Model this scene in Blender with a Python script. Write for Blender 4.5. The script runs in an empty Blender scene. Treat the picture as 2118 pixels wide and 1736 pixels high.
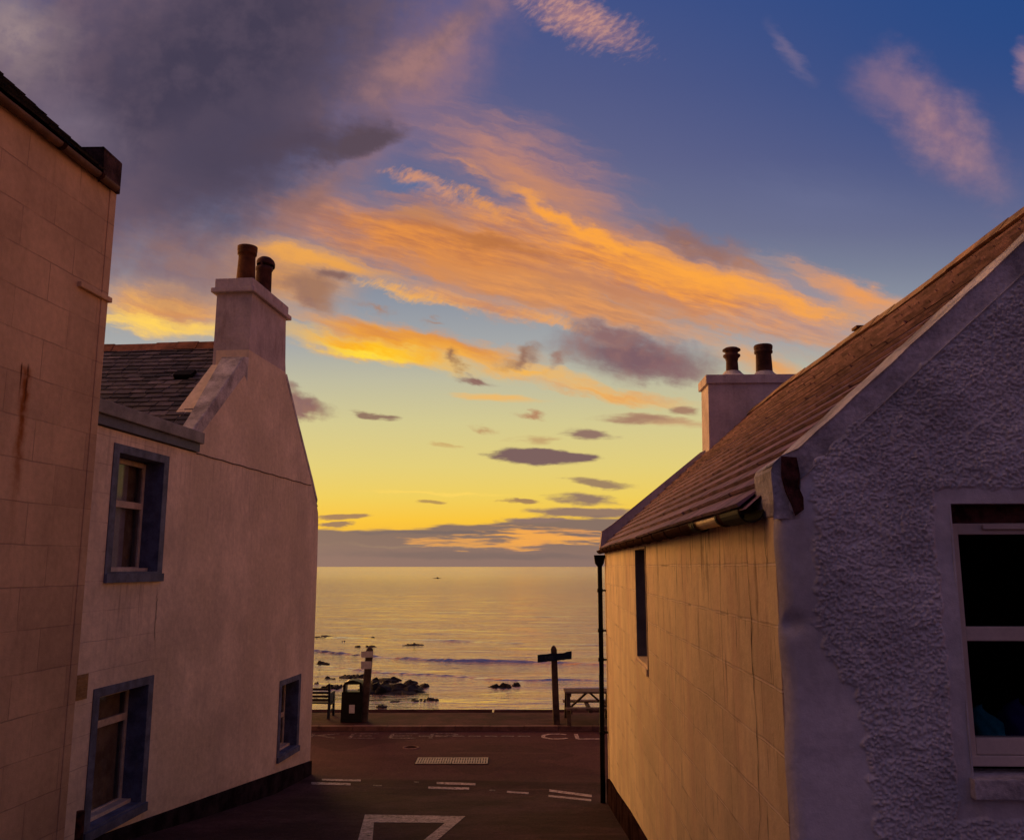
import bpy, bmesh, math, random
import numpy as np
from mathutils import Vector, Matrix
from mathutils.geometry import tessellate_polygon

S = bpy.context.scene
COL = S.collection
R = math.radians
random.seed(7)
RNG = np.random.default_rng(11)

# ------------------------------------------------------------------ camera
CW, CH, CF, HY = 2117.0, 1736.0, 1780.0, 1171.0
PITCH = math.atan((HY - CH / 2) / CF)
cd = bpy.data.cameras.new('camera')
cam = bpy.data.objects.new('camera', cd)
COL.objects.link(cam)
cam.rotation_euler = (math.pi / 2 + PITCH, 0, 0)
cd.sensor_fit = 'HORIZONTAL'
cd.sensor_width = 36
cd.lens = 36 * CF / CW
cd.clip_start = 0.05
cd.clip_end = 80000
S.camera = cam

# ------------------------------------------------------------------ sky
def lin(c, k=1.0):
    r = []
    for v in c[:3]:
        v = v / 255.0
        r.append((v / 12.92 if v <= 0.04045 else ((v + 0.055) / 1.055) ** 2.4) * k)
    return (r[0], r[1], r[2], 1.0)

world = bpy.data.worlds.new('World')
S.world = world
world.use_nodes = True
WT = world.node_tree
WT.nodes.clear()

class NT:
    """small helper for node graphs"""
    def __init__(s, t): s.t = t
    def new(s, kind, **kw):
        n = s.t.nodes.new(kind)
        for k, v in kw.items(): setattr(n, k, v)
        return n
    def put(s, sock, v):
        if isinstance(v, bpy.types.NodeSocket): s.t.links.new(v, sock)
        else: sock.default_value = v
    def math(s, op, a, b=0.0, c=0.0, clamp=False):
        n = s.new('ShaderNodeMath', operation=op, use_clamp=clamp)
        s.put(n.inputs[0], a); s.put(n.inputs[1], b); s.put(n.inputs[2], c)
        return n.outputs[0]
    def vec(s, op, a, b=(0, 0, 0), out=0):
        n = s.new('ShaderNodeVectorMath', operation=op)
        s.put(n.inputs[0], a)
        if op == 'SCALE': s.put(n.inputs[3], b)
        else: s.put(n.inputs[1], b)
        return n.outputs[out]
    def step(s, v, a, b, lo=0.0, hi=1.0, kind='SMOOTHSTEP'):
        n = s.new('ShaderNodeMapRange', interpolation_type=kind)
        s.put(n.inputs[0], v)
        for i, x in enumerate((a, b, lo, hi)): s.put(n.inputs[i + 1], x)
        return n.outputs[0]
    def mix(s, f, a, b, blend='MIX'):
        n = s.new('ShaderNodeMix', data_type='RGBA', blend_type=blend)
        s.put(n.inputs[0], f); s.put(n.inputs[6], a); s.put(n.inputs[7], b)
        return n.outputs[2]
    def noise(s, v, scale, detail=4, rough=0.5, lac=2.0, dist=0.0, out=0, dim='3D'):
        n = s.new('ShaderNodeTexNoise', noise_dimensions=dim)
        s.put(n.inputs['Vector'], v)
        for k, x in (('Scale', scale), ('Detail', detail), ('Roughness', rough), ('Lacunarity', lac), ('Distortion', dist)):
            s.put(n.inputs[k], x)
        return n.outputs[out]
    def mapping(s, v, loc=(0, 0, 0), rot=(0, 0, 0), sc=(1, 1, 1), kind='TEXTURE'):
        n = s.new('ShaderNodeMapping', vector_type=kind)
        s.put(n.inputs[0], v); s.put(n.inputs[1], loc); s.put(n.inputs[2], rot); s.put(n.inputs[3], sc)
        return n.outputs[0]
    def sep(s, v):
        n = s.new('ShaderNodeSeparateXYZ'); s.put(n.inputs[0], v); return n.outputs
    def comb(s, x, y, z):
        n = s.new('ShaderNodeCombineXYZ')
        for i, q in enumerate((x, y, z)): s.put(n.inputs[i], q)
        return n.outputs[0]
    def ramp(s, f, stops, interp='LINEAR'):
        n = s.new('ShaderNodeValToRGB'); r = n.color_ramp; r.interpolation = interp
        s.put(n.inputs[0], f)
        while len(r.elements) < len(stops): r.elements.new(0.5)
        for e, (p, c) in zip(r.elements, stops): e.position = p; e.color = c
        return n.outputs[0]

SUN_AZ, SUN_EL = -28.0, 5.0      # degrees left of the street's axis, above the horizon
w = NT(WT)
tc = w.new('ShaderNodeTexCoord').outputs['Generated']
dirv = w.vec('NORMALIZE', tc)
# the sky is charted on a plane that touches the sky dome in one fixed world direction (out to sea, 9.7 deg up)
cp, sp = math.cos(PITCH), math.sin(PITCH)
d_r = w.vec('DOT_PRODUCT', dirv, (1, 0, 0), 1)
d_u = w.vec('DOT_PRODUCT', dirv, (0, -sp, cp), 1)
d_f = w.vec('DOT_PRODUCT', dirv, (0, cp, sp), 1)
zf = w.math('MAXIMUM', d_f, 0.12)
U = w.math('MULTIPLY_ADD', w.math('DIVIDE', d_r, zf), CF / 1000, CW / 2000)
V = w.math('MULTIPLY_ADD', w.math('DIVIDE', d_u, zf), -CF / 1000, CH / 2000)
P0 = w.comb(U, V, 0.0)
# warped copies of the chart give the cloud edges their shapes
wn1 = w.noise(P0, 5.0, 6, 0.55, out=1)
wn2 = w.noise(w.mapping(P0, (3, 7, 0), (0, 0, R(14)), (1, 0.35, 1)), 13.0, 6, 0.6, out=1)
wn1c = w.noise(w.mapping(P0, (9, 4, 0), (0, 0, 0), (1, 0.3, 1)), 5.0, 3, 0.5)
def warp(p, n, k): return w.vec('ADD', p, w.vec('SCALE', w.vec('SUBTRACT', n, (0.5, 0.5, 0.5)), k))
PA = warp(warp(P0, wn1, 0.16), wn2, 0.05)          # billowy
PB = warp(warp(P0, wn1, 0.05), wn2, 0.055)         # streaky
n_puff = w.noise(P0, 11.0, 7, 0.6)
n_str = w.noise(w.mapping(PB, (0, 0, 0), (0, 0, R(15)), (1, 0.16, 1)), 5.0, 7, 0.62)
n_rip = w.noise(w.mapping(warp(P0, wn1, 0.06), (0, 0, 0), (0, 0, R(-35)), (1, 0.42, 1)), 46.0, 4, 0.6)
n_flat = w.noise(w.mapping(warp(P0, wn1, 0.03), (1, 2, 0), (0, 0, R(1)), (1, 0.13, 1)), 6.5, 6, 0.58)
n_slit = w.noise(w.mapping(warp(P0, wn1, 0.02), (4, 1, 0), (0, 0, R(0.5)), (1, 0.075, 1)), 9.0, 4, 0.55)
n_st2 = w.noise(w.mapping(warp(P0, wn1, 0.022), (5, 2, 0), (0, 0, R(15)), (1, 0.13, 1)), 8.0, 7, 0.66)
wf = w.noise(w.mapping(P0, (2, 5, 0), (0, 0, 0), (1, 0.3, 1)), 9.0, 5, 0.6, out=1)
PF = w.vec('ADD', P0, w.vec('MULTIPLY', w.vec('SUBTRACT', wf, (0.5, 0.5, 0.5)), (0.16, 0.026, 0.0)))      # flat, ragged sheets
NO = {'slit': n_slit, 'st2': n_st2, 'puff': n_puff, 'str': n_str, 'rip': n_rip, 'flat': n_flat}

# clear sky: fixed bands of elevation
base = w.ramp(w.math('DIVIDE', V, 1.25, clamp=True), [
    (0.00, lin((68, 82, 134))), (0.14, lin((84, 90, 134))), (0.26, lin((98, 100, 137))), (0.38, lin((114, 116, 143))), (0.44, lin((126, 131, 150))),
    (0.50, lin((142, 148, 160))), (0.57, lin((164, 166, 166))), (0.63, lin((190, 186, 158))), (0.70, lin((211, 200, 142))),
    (0.77, lin((226, 205, 120))), (0.82, lin((238, 205, 92))), (0.86, lin((248, 196, 60))), (0.90, lin((244, 178, 52))), (0.94, lin((225, 160, 80)))])
right_up = w.math('MULTIPLY', w.step(U, 0.9, 2.2), w.step(V, 0.75, -0.05))
sky = w.mix(right_up, base, lin((38, 72, 132)))

def blob(sky, cx, cy, rx, ry, ang, col, col2=None, soft=0.5, amp=0.5, op=1.0, nz='puff', wp='B', cn='str', c0=0.4, c1=0.65, grad=0.0):
    # (the vanishing term only makes the nodes run one cloud after another)
    src = w.vec('ADD', {'A': PA, 'B': PB, 'F': PF}[wp], w.vec('SCALE', sky, 1e-7))
    p = w.mapping(src, (cx / 1000, cy / 1000, 0), (0, 0, R(ang)), (rx / 1000, ry / 1000, 1))
    ln = w.vec('LENGTH', p, out=1)
    soft, amp = soft * 1.3, amp * 0.85
    if wp == 'F' and nz != 'slit': soft, rx, ry = soft * 0.7, rx * 1.12, ry * 1.15
    f = w.math('SUBTRACT', 1.0, ln)
    f = w.math('MULTIPLY_ADD', w.math('SUBTRACT', NO[nz], 0.5), 2 * amp, f)
    f = w.step(f, 0.0, soft, 0.0, op)
    c = lin(col)
    if col2:
        v = w.math('MULTIPLY_ADD', ln, 1e-7, NO[cn])
        if grad: v = w.math('MULTIPLY_ADD', w.sep(p)[1], grad, v)
        c = w.mix(w.step(v, c0, c1), c, lin(col2))
    return w.mix(f, sky, c)

B = lambda *a, **k: globals().__setitem__('sky', blob(sky, *a, **k))
# high pink haze and cirrus
B(860, 130, 360, 210, -48, (152, 114, 124), (172, 124, 122), soft=1.0, amp=0.22, op=0.9, nz='puff', wp='A', cn='puff')
B(1070, 335, 350, 125, 24, (150, 114, 126), (192, 134, 116), soft=0.85, amp=0.35, op=0.95, nz='str', c0=0.35, c1=0.7)
B(1130, 400, 300, 60, 26, (206, 138, 96), soft=0.9, amp=0.4, op=0.8, nz='st2')
B(1195, 40, 190, 62, 24, (176, 128, 130), (206, 150, 132), soft=0.8, amp=0.5, op=0.85, nz='rip', cn='rip')
B(1640, 115, 110, 26, 52, (120, 108, 140), soft=0.9, amp=0.5, op=0.7, nz='puff')
B(1950, 265, 265, 108, 48, (146, 112, 132), (186, 138, 136), soft=1.0, amp=0.38, op=0.95, nz='puff', cn='puff', c0=0.3, c1=0.72)
B(1830, 180, 120, 90, 25, (142, 112, 134), soft=1.0, amp=0.35, op=0.75)
B(2120, 135, 34, 70, -10, (160, 125, 140), soft=0.8, amp=0.4, op=0.8)
B(1700, 420, 300, 90, 10, (110, 115, 150), soft=1.0, amp=0.4, op=0.35, nz='str')
# pale mauve sheet to the right of the orange streaks
B(1650, 640, 360, 120, 16, (176, 142, 140), (195, 150, 125), soft=0.8, amp=0.5, op=0.85, nz='str')
# great orange fan
B(930, 520, 520, 100, 14, (234, 146, 62), (192, 118, 72), soft=0.6, amp=0.42, op=0.96, nz='str', cn='st2', c0=0.32, c1=0.68)
B(1330, 560, 560, 95, 17, (248, 158, 64), (200, 126, 82), soft=0.6, amp=0.4, op=0.97, nz='str', cn='st2', c0=0.32, c1=0.68)
B(1170, 615, 470, 60, 13, (196, 132, 90), (230, 152, 84), soft=0.6, amp=0.5, op=0.9, nz='str', cn='st2', c0=0.32, c1=0.68)
B(1180, 470, 330, 26, 27, (252, 164, 62), soft=0.8, amp=0.8, op=0.95, nz='str', wp='A')
B(1480, 578, 430, 42, 17, (255, 168, 64), soft=0.8, amp=0.8, op=0.9, nz='str')
B(1780, 612, 190, 38, 24, (240, 156, 80), soft=0.8, amp=0.6, op=0.9, nz='str')
B(690, 545, 190, 26, 12, (240, 164, 66), soft=0.8, amp=0.7, op=0.9, nz='str')
B(860, 608, 190, 20, 12, (246, 178, 84), soft=0.8, amp=0.8, op=0.9, nz='rip')
B(1110, 655, 210, 17, 12, (236, 166, 96), soft=0.9, amp=0.8, op=0.9, nz='rip')
B(880, 392, 110, 26, 24, (216, 148, 108), soft=0.8, amp=0.9, op=0.9, nz='rip')
B(850, 395, 80, 20, 14, (92, 108, 150), soft=0.7, amp=0.6, op=0.8)
B(1000, 425, 90, 22, 30, (226, 150, 84), soft=0.8, amp=0.9, op=0.9, nz='rip')
B(1010, 500, 330, 24, 13, (182, 112, 66), soft=0.9, amp=0.7, op=0.85, nz='str')
B(1250, 590, 330, 26, 15, (190, 128, 96), soft=0.9, amp=0.7, op=0.85, nz='str')
B(860, 450, 150, 30, 4, (190, 130, 90), soft=0.9, amp=0.6, op=0.8, nz='str')
B(590, 570, 210, 110, 8, (206, 146, 92), (228, 158, 80), soft=0.7, amp=0.3, op=0.95, nz='str', cn='st2')
B(600, 520, 190, 40, 10, (242, 168, 76), soft=0.9, amp=0.5, op=0.9, nz='str')
B(980, 625, 300, 30, 12, (228, 156, 92), (200, 136, 100), soft=0.8, amp=0.5, op=0.9, nz='str', cn='st2')
# glowing bands low on the left
B(350, 640, 230, 75, 6, (222, 150, 84), (240, 172, 88), soft=0.7, amp=0.5, op=0.97, nz='str')
B(330, 674, 260, 32, 7, (255, 208, 92), soft=0.8, amp=0.7, op=1.0, nz='str')
B(850, 700, 330, 40, 11, (222, 142, 62), (236, 158, 56), soft=0.6, amp=0.5, op=0.97, nz='str', cn='st2', c0=0.32, c1=0.68)
B(780, 722, 320, 32, 11, (255, 194, 36), (250, 174, 32), soft=0.7, amp=0.36, op=1.0, nz='str')
B(760, 728, 150, 11, 11, (255, 222, 60), soft=0.9, amp=0.5, op=0.9, nz='str')
B(1090, 765, 260, 22, 12, (246, 180, 76), soft=0.8, amp=0.7, op=0.95, nz='str')
B(1260, 812, 250, 24, 9, (242, 178, 88), (226, 160, 96), soft=0.8, amp=0.7, op=0.95, nz='str')
B(1030, 822, 110, 10, 4, (240, 182, 96), soft=0.9, amp=0.7, op=0.85, nz='flat', wp='F')
B(1600, 760, 190, 40, 20, (232, 158, 84), soft=0.8, amp=0.6, op=0.9, nz='str')
B(1380, 872, 130, 12, 5, (196, 150, 110), soft=0.9, amp=0.7, op=0.8, nz='flat', wp='F')
# great dark cloud over the left
B(250, 210, 800, 400, -24, (92, 79, 100), (110, 90, 106), soft=0.35, amp=0.22, op=1.0, nz='puff', wp='A', cn='puff', c0=0.35, c1=0.7)
B(400, 560, 320, 130, 4, (150, 108, 98), (134, 100, 104), soft=0.9, amp=0.35, op=0.9, wp='A')
B(640, 400, 220, 80, -30, (158, 112, 100), (140, 102, 98), soft=0.9, amp=0.4, op=0.9, wp='A')
B(450, 120, 520, 260, -32, (66, 59, 80), (80, 69, 88), soft=0.6, amp=0.25, op=1.0, wp='A', cn='puff')
B(470, 330, 330, 170, -34, (73, 65, 86), soft=0.8, amp=0.3, op=0.95, wp='A')
B(650, 285, 230, 66, -10, (80, 67, 84), soft=0.7, amp=0.4, op=0.95, wp='A')
B(745, 286, 130, 40, -12, (88, 72, 84), soft=0.55, amp=0.45, op=0.95, wp='A', cn='puff')
B(20, 70, 190, 150, 30, (168, 144, 142), (128, 112, 126), soft=0.95, amp=0.4, op=0.9, wp='A', cn='puff')
B(140, 260, 200, 130, 30, (120, 106, 124), soft=1.0, amp=0.35, op=0.7, wp='A')
B(885, 95, 330, 70, -38, (138, 104, 104), (166, 122, 118), soft=1.0, amp=0.3, op=0.85, wp='A', cn='puff')
# mauve clouds among the orange
B(1440, 500, 130, 46, 10, (146, 106, 100), (164, 116, 96), soft=0.7, amp=0.6, op=0.95, wp='A')
B(1520, 545, 90, 26, 32, (172, 118, 92), soft=0.9, amp=0.6, op=0.8, wp='A')
B(640, 610, 100, 46, 20, (140, 104, 98), (160, 116, 92), soft=0.7, amp=0.7, op=0.95, wp='A', cn='puff')
B(690, 574, 58, 24, 8, (132, 98, 92), soft=0.7, amp=0.6, op=0.95, wp='A')
B(785, 636, 45, 13, 14, (172, 124, 96), soft=0.9, amp=0.7, op=0.85, wp='A')
B(895, 660, 34, 9, 8, (168, 126, 104), soft=0.9, amp=0.7, op=0.8, wp='A')
B(1315, 735, 235, 62, 8, (124, 93, 100), (146, 107, 104), soft=0.6, amp=0.5, op=1.0, wp='B', cn='puff')
B(1400, 765, 130, 34, 10, (134, 96, 100), soft=0.8, amp=0.4, op=0.9, wp='A')
B(1250, 685, 100, 32, 6, (140, 104, 104), (160, 116, 104), soft=0.7, amp=0.6, op=0.95, wp='A')
B(1140, 742, 46, 22, -35, (156, 114, 100), soft=0.8, amp=0.6, op=0.9, wp='A')
B(1060, 726, 62, 22, -4, (160, 116, 90), (136, 100, 90), soft=0.8, amp=0.7, op=0.9, wp='A', cn='puff')
B(948, 742, 26, 17, 40, (146, 104, 78), soft=0.8, amp=0.6, op=0.9, wp='A')
B(985, 784, 52, 13, 14, (140, 98, 90), soft=0.7, amp=0.6, op=0.95, wp='B')
# small clouds in the yellow
B(635, 838, 92, 34, 12, (130, 96, 98), (148, 108, 96), soft=0.55, amp=0.5, op=1.0, wp='A', cn='puff')
B(775, 860, 56, 10, 9, (140, 108, 92), soft=0.7, amp=0.6, op=0.95, nz='flat', wp='F')
B(1098, 857, 46, 11, 4, (178, 122, 90), soft=0.8, amp=0.7, op=0.95, nz='puff')
B(995, 880, 40, 14, 6, (184, 134, 92), soft=0.9, amp=0.8, op=0.9)
B(1105, 908, 62, 13, 4, (190, 152, 104), soft=0.9, amp=0.8, op=0.8, nz='flat', wp='F')
B(1215, 898, 66, 15, 4, (140, 106, 98), soft=0.7, amp=0.5, op=0.95, nz='flat', wp='F')
B(1330, 868, 110, 12, 2, (164, 122, 100), soft=0.8, amp=0.6, op=0.9, nz='flat', wp='F')
B(1420, 852, 50, 10, 4, (160, 118, 96), soft=0.8, amp=0.6, op=0.9, nz='flat', wp='F')
B(935, 920, 45, 6, 8, (200, 160, 100), soft=0.9, amp=0.8, op=0.7, nz='flat', wp='F')
B(1112, 943, 122, 19, 1, (122, 94, 92), soft=0.35, amp=0.22, op=1.0, nz='flat', wp='F')
B(1245, 1000, 85, 12, 6, (146, 116, 96), soft=0.7, amp=0.7, op=0.9, nz='flat', wp='F')
B(1215, 1032, 95, 14, 4, (140, 112, 100), soft=0.7, amp=0.7, op=0.95, nz='flat', wp='F')
B(900, 1037, 42, 6, -2, (176, 140, 84), soft=0.6, amp=0.6, op=0.9, nz='flat', wp='F')
B(1067, 1037, 52, 6, 0, (158, 122, 88), soft=0.6, amp=0.5, op=0.95, nz='flat', wp='F')
B(910, 1019, 180, 5, 2, (255, 214, 96), soft=1.0, amp=0.6, op=0.7, nz='flat', wp='F')
# bank lying along the horizon
B(705, 1068, 70, 8, 1, (158, 122, 92), soft=0.5, amp=0.5, op=0.95, nz='flat', wp='F')
B(690, 1084, 50, 7, -1, (150, 118, 94), soft=0.5, amp=0.5, op=0.95, nz='flat', wp='F')
B(1200, 1060, 130, 14, 2, (140, 112, 102), soft=0.5, amp=0.6, op=0.95, nz='flat', wp='F')
B(1140, 1083, 110, 18, 2, (138, 112, 104), soft=0.4, amp=0.4, op=1.0, nz='flat', wp='F')
edge = w.math('MULTIPLY_ADD', w.math('SUBTRACT', n_slit, 0.5), 0.03, w.math('MULTIPLY_ADD', w.math('SUBTRACT', wn1c, 0.5), 0.05, V))
edge = w.math('MULTIPLY_ADD', w.math('SUBTRACT', U, 0.66), 0.05, edge)
bank = w.mix(w.step(V, 1.09, 1.17), lin((132, 109, 98)), lin((140, 113, 104)))
sky = w.mix(w.step(edge, 1.093, 1.104), sky, bank)
B(960, 1148, 420, 12, 1, (120, 102, 98), soft=0.9, amp=0.6, op=0.7, nz='flat', wp='F')
B(1000, 1102, 330, 6, 1, (112, 98, 98), soft=0.9, amp=0.8, op=0.8, nz='flat', wp='F')
B(860, 1128, 230, 5, 1, (150, 124, 104), soft=0.9, amp=0.8, op=0.7, nz='flat', wp='F')
B(1125, 1112, 150, 24, 1, (240, 166, 78), (232, 156, 88), soft=0.5, amp=1.8, op=1.0, nz='slit', wp='F')
B(950, 1122, 110, 14, 1, (226, 158, 84), soft=0.5, amp=1.9, op=0.9, nz='slit', wp='F')
# behind the street and overhead: plain dusk
dz_, dx_ = w.sep(dirv)[2], w.sep(dirv)[0]
back = w.mix(w.step(dz_, 0.0, 0.75), lin((104, 86, 116)), lin((86, 78, 114)))
sky = w.mix(w.step(d_f, 0.62, 0.2), sky, back)
# warm glow added to the unseen sky on either side, to light the walls
sky = w.mix(w.math('MULTIPLY', w.step(dx_, 0.6, 0.97), w.step(dz_, 0.8, 0.2)), sky, lin((205, 124, 92)))
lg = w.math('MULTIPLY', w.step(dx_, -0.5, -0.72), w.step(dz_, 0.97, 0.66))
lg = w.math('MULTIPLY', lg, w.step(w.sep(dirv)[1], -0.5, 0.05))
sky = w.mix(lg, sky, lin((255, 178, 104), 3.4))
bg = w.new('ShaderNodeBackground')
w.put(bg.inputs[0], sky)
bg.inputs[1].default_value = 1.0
# a little physical low-sun sky on top of the clouds
nish = w.new('ShaderNodeTexSky', sky_type='NISHITA', sun_disc=False, sun_elevation=R(SUN_EL), sun_rotation=R(SUN_AZ))
bg2 = w.new('ShaderNodeBackground')
w.put(bg2.inputs[0], nish.outputs[0])
bg2.inputs[1].default_value = 0.0015
add = w.new('ShaderNodeAddShader')
WT.links.new(bg.outputs[0], add.inputs[0]); WT.links.new(bg2.outputs[0], add.inputs[1])
wo = w.new('ShaderNodeOutputWorld')
WT.links.new(add.outputs[0], wo.inputs[0])
world.cycles.sampling_method = 'NONE'      # a soft sky without a disc: plain path tracing finds it

# ------------------------------------------------------------------ sun (low, veiled by the cloud)
sd = bpy.data.lights.new('sun', 'SUN')
sd.energy = 2.0
sd.angle = R(24)
sd.color = (1.0, 0.48, 0.14)
sun = bpy.data.objects.new('sun', sd)
COL.objects.link(sun)
a_, e_ = R(SUN_AZ), R(SUN_EL)
sdir = Vector((math.sin(a_) * math.cos(e_), math.cos(a_) * math.cos(e_), math.sin(e_)))
sun.rotation_euler = (-sdir).to_track_quat('-Z', 'Y').to_euler()

S.view_settings.view_transform = 'Standard'
S.view_settings.look = 'None'
S.view_settings.exposure = 0.0
S.view_settings.gamma = 1.0
S.render.engine = 'CYCLES'
S.cycles.use_denoising = True
S.cycles.max_bounces = 5

# ------------------------------------------------------------------ helpers
def ray(px, py):
    xc = (px - CW / 2) / CF; yc = -(py - CH / 2) / CF
    return np.array([xc, cp - yc * sp, sp + yc * cp])
def at_z(px, py, z):
    d = ray(px, py); return d * (z / d[2])
def at_y(px, py, y):
    d = ray(px, py); return d * (y / d[1])
GY = [-60, 0, 5, 10, 14, 17, 19, 24.15]
GZ = [6, -1.85, -2.5, -3.2, -3.78, -4.18, -4.3, -4.3]
def gz(y): return float(np.interp(y, GY, GZ))
def on_road(px, py, lift=0.0):
    d = ray(px, py); lo, hi = 0.1, 100.0
    for _ in range(50):
        m = (lo + hi) / 2
        if d[2] * m > gz(d[1] * m): lo = m
        else: hi = m
    p = d * lo
    return Vector((p[0], p[1], p[2] + lift))

class MB:
    """collects shapes for one mesh"""
    def __init__(s, off=(0, 0, 0)): s.v = []; s.f = []; s.off = Vector(off); s.smooth = []
    def poly(s, pts, smooth=False):
        n = len(s.v); s.v += [Vector(p) for p in pts]; s.f.append(tuple(range(n, n + len(pts)))); s.smooth.append(smooth)
    def raw(s, verts, faces, smooth=False):
        n = len(s.v); s.v += [Vector(p) for p in verts]
        for f in faces: s.f.append(tuple(i + n for i in f)); s.smooth.append(smooth)
    def box(s, x0, x1, y0, y1, z0, z1, M=None):
        P = [Vector((x, y, z)) for z in (z0, z1) for y in (y0, y1) for x in (x0, x1)]
        if M is not None: P = [M @ p for p in P]
        s.raw(P, [(0, 2, 3, 1), (4, 5, 7, 6), (0, 1, 5, 4), (2, 6, 7, 3), (0, 4, 6, 2), (1, 3, 7, 5)])
    def bar(s, a, b, wx, wz, up=(0, 0, 1)):
        a = Vector(a); b = Vector(b); d = b - a; L = d.length; d.normalize(); u = Vector(up)
        x = d.cross(u)
        if x.length < 1e-4: x = d.cross(Vector((1, 0, 0)))
        x.normalize(); u = x.cross(d)
        M = Matrix(((x[0], d[0], u[0], a[0]), (x[1], d[1], u[1], a[1]), (x[2], d[2], u[2], a[2]), (0, 0, 0, 1)))
        s.box(-wx / 2, wx / 2, 0, L, -wz / 2, wz / 2, M)
    def prism(s, pts, axis, a, b, holes=()):
        """outline pts (two coords) extruded along axis from a to b"""
        def mk(p, t):
            if axis == 'x': return Vector((t, p[0], p[1]))
            if axis == 'y': return Vector((p[0], t, p[1]))
            return Vector((p[0], p[1], t))
        loops = [list(pts)] + [list(h) for h in holes]
        flat = [p for l in loops for p in l]
        tris = tessellate_polygon([[Vector((p[0], p[1], 0)) for p in l] for l in loops])
        for t in (a, b): s.raw([mk(p, t) for p in flat], [tuple(q) for q in tris])
        for l in loops:
            for i in range(len(l)):
                p, q = l[i], l[(i + 1) % len(l)]
                s.poly([mk(p, a), mk(q, a), mk(q, b), mk(p, b)])
    def tube(s, pts, r, n=10, cap=True):
        pts = [Vector(p) for p in pts]; rr = r if isinstance(r, (list, tuple)) else [r] * len(pts); rings = []
        base = len(s.v)
        for i, p in enumerate(pts):
            d = (pts[min(i + 1, len(pts) - 1)] - pts[max(i - 1, 0)]).normalized()
            u = Vector((0, 0, 1)) if abs(d.z) < 0.9 else Vector((1, 0, 0))
            x = d.cross(u).normalized(); y = x.cross(d)
            for k in range(n):
                t = 2 * math.pi * k / n; s.v.append(p + (x * math.cos(t) + y * math.sin(t)) * rr[i])
        for i in range(len(pts) - 1):
            for k in range(n):
                a = base + i * n + k; b = base + i * n + (k + 1) % n
                s.f.append((a, b, b + n, a + n)); s.smooth.append(True)
        if cap:
            s.f.append(tuple(base + k for k in range(n))); s.smooth.append(False)
            s.f.append(tuple(base + (len(pts) - 1) * n + k for k in range(n))); s.smooth.append(False)
    def lathe(s, cx, cy, prof, n=24):
        base = len(s.v)
        for r, z in prof:
            for k in range(n):
                t = 2 * math.pi * k / n; s.v.append(Vector((cx + r * math.cos(t), cy + r * math.sin(t), z)))
        for i in range(len(prof) - 1):
            for k in range(n):
                a = base + i * n + k; b = base + i * n + (k + 1) % n
                s.f.append((a, b, b + n, a + n)); s.smooth.append(True)
    def build(s, name, m, parent=None, fix=True, bevel=0, tilt=None):
        if tilt: s.v = [tilt(v) for v in s.v]
        me = bpy.data.meshes.new(name)
        me.from_pydata([v - s.off for v in s.v], [], s.f)
        me.polygons.foreach_set('use_smooth', s.smooth)
        if fix or bevel:
            bm = bmesh.new(); bm.from_mesh(me)
            if bevel:
                bmesh.ops.remove_doubles(bm, verts=bm.verts, dist=1e-5)
                bmesh.ops.bevel(bm, geom=[e for e in bm.edges if len(e.link_faces) == 2 and e.calc_face_angle(0) > 0.5], offset=bevel, segments=2, affect='EDGES', profile=0.6)
            bmesh.ops.recalc_face_normals(bm, faces=bm.faces)
            bm.to_mesh(me); bm.free()
        me.materials.append(m)
        o = bpy.data.objects.new(name, me); COL.objects.link(o)
        if parent is not None: o.parent = parent
        return o

def tag(o, label=None, cat=None, group=None, kind=None):
    for k, v in (('label', label), ('category', cat), ('group', group), ('kind', kind)):
        if v: o[k] = v
    return o
def thing(name, loc, rot, label, cat, group=None):
    o = bpy.data.objects.new(name, None); COL.objects.link(o)
    o.location = loc; o.rotation_euler = (0, 0, rot); o.empty_display_size = 0.2
    return tag(o, label, cat, group)

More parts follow.
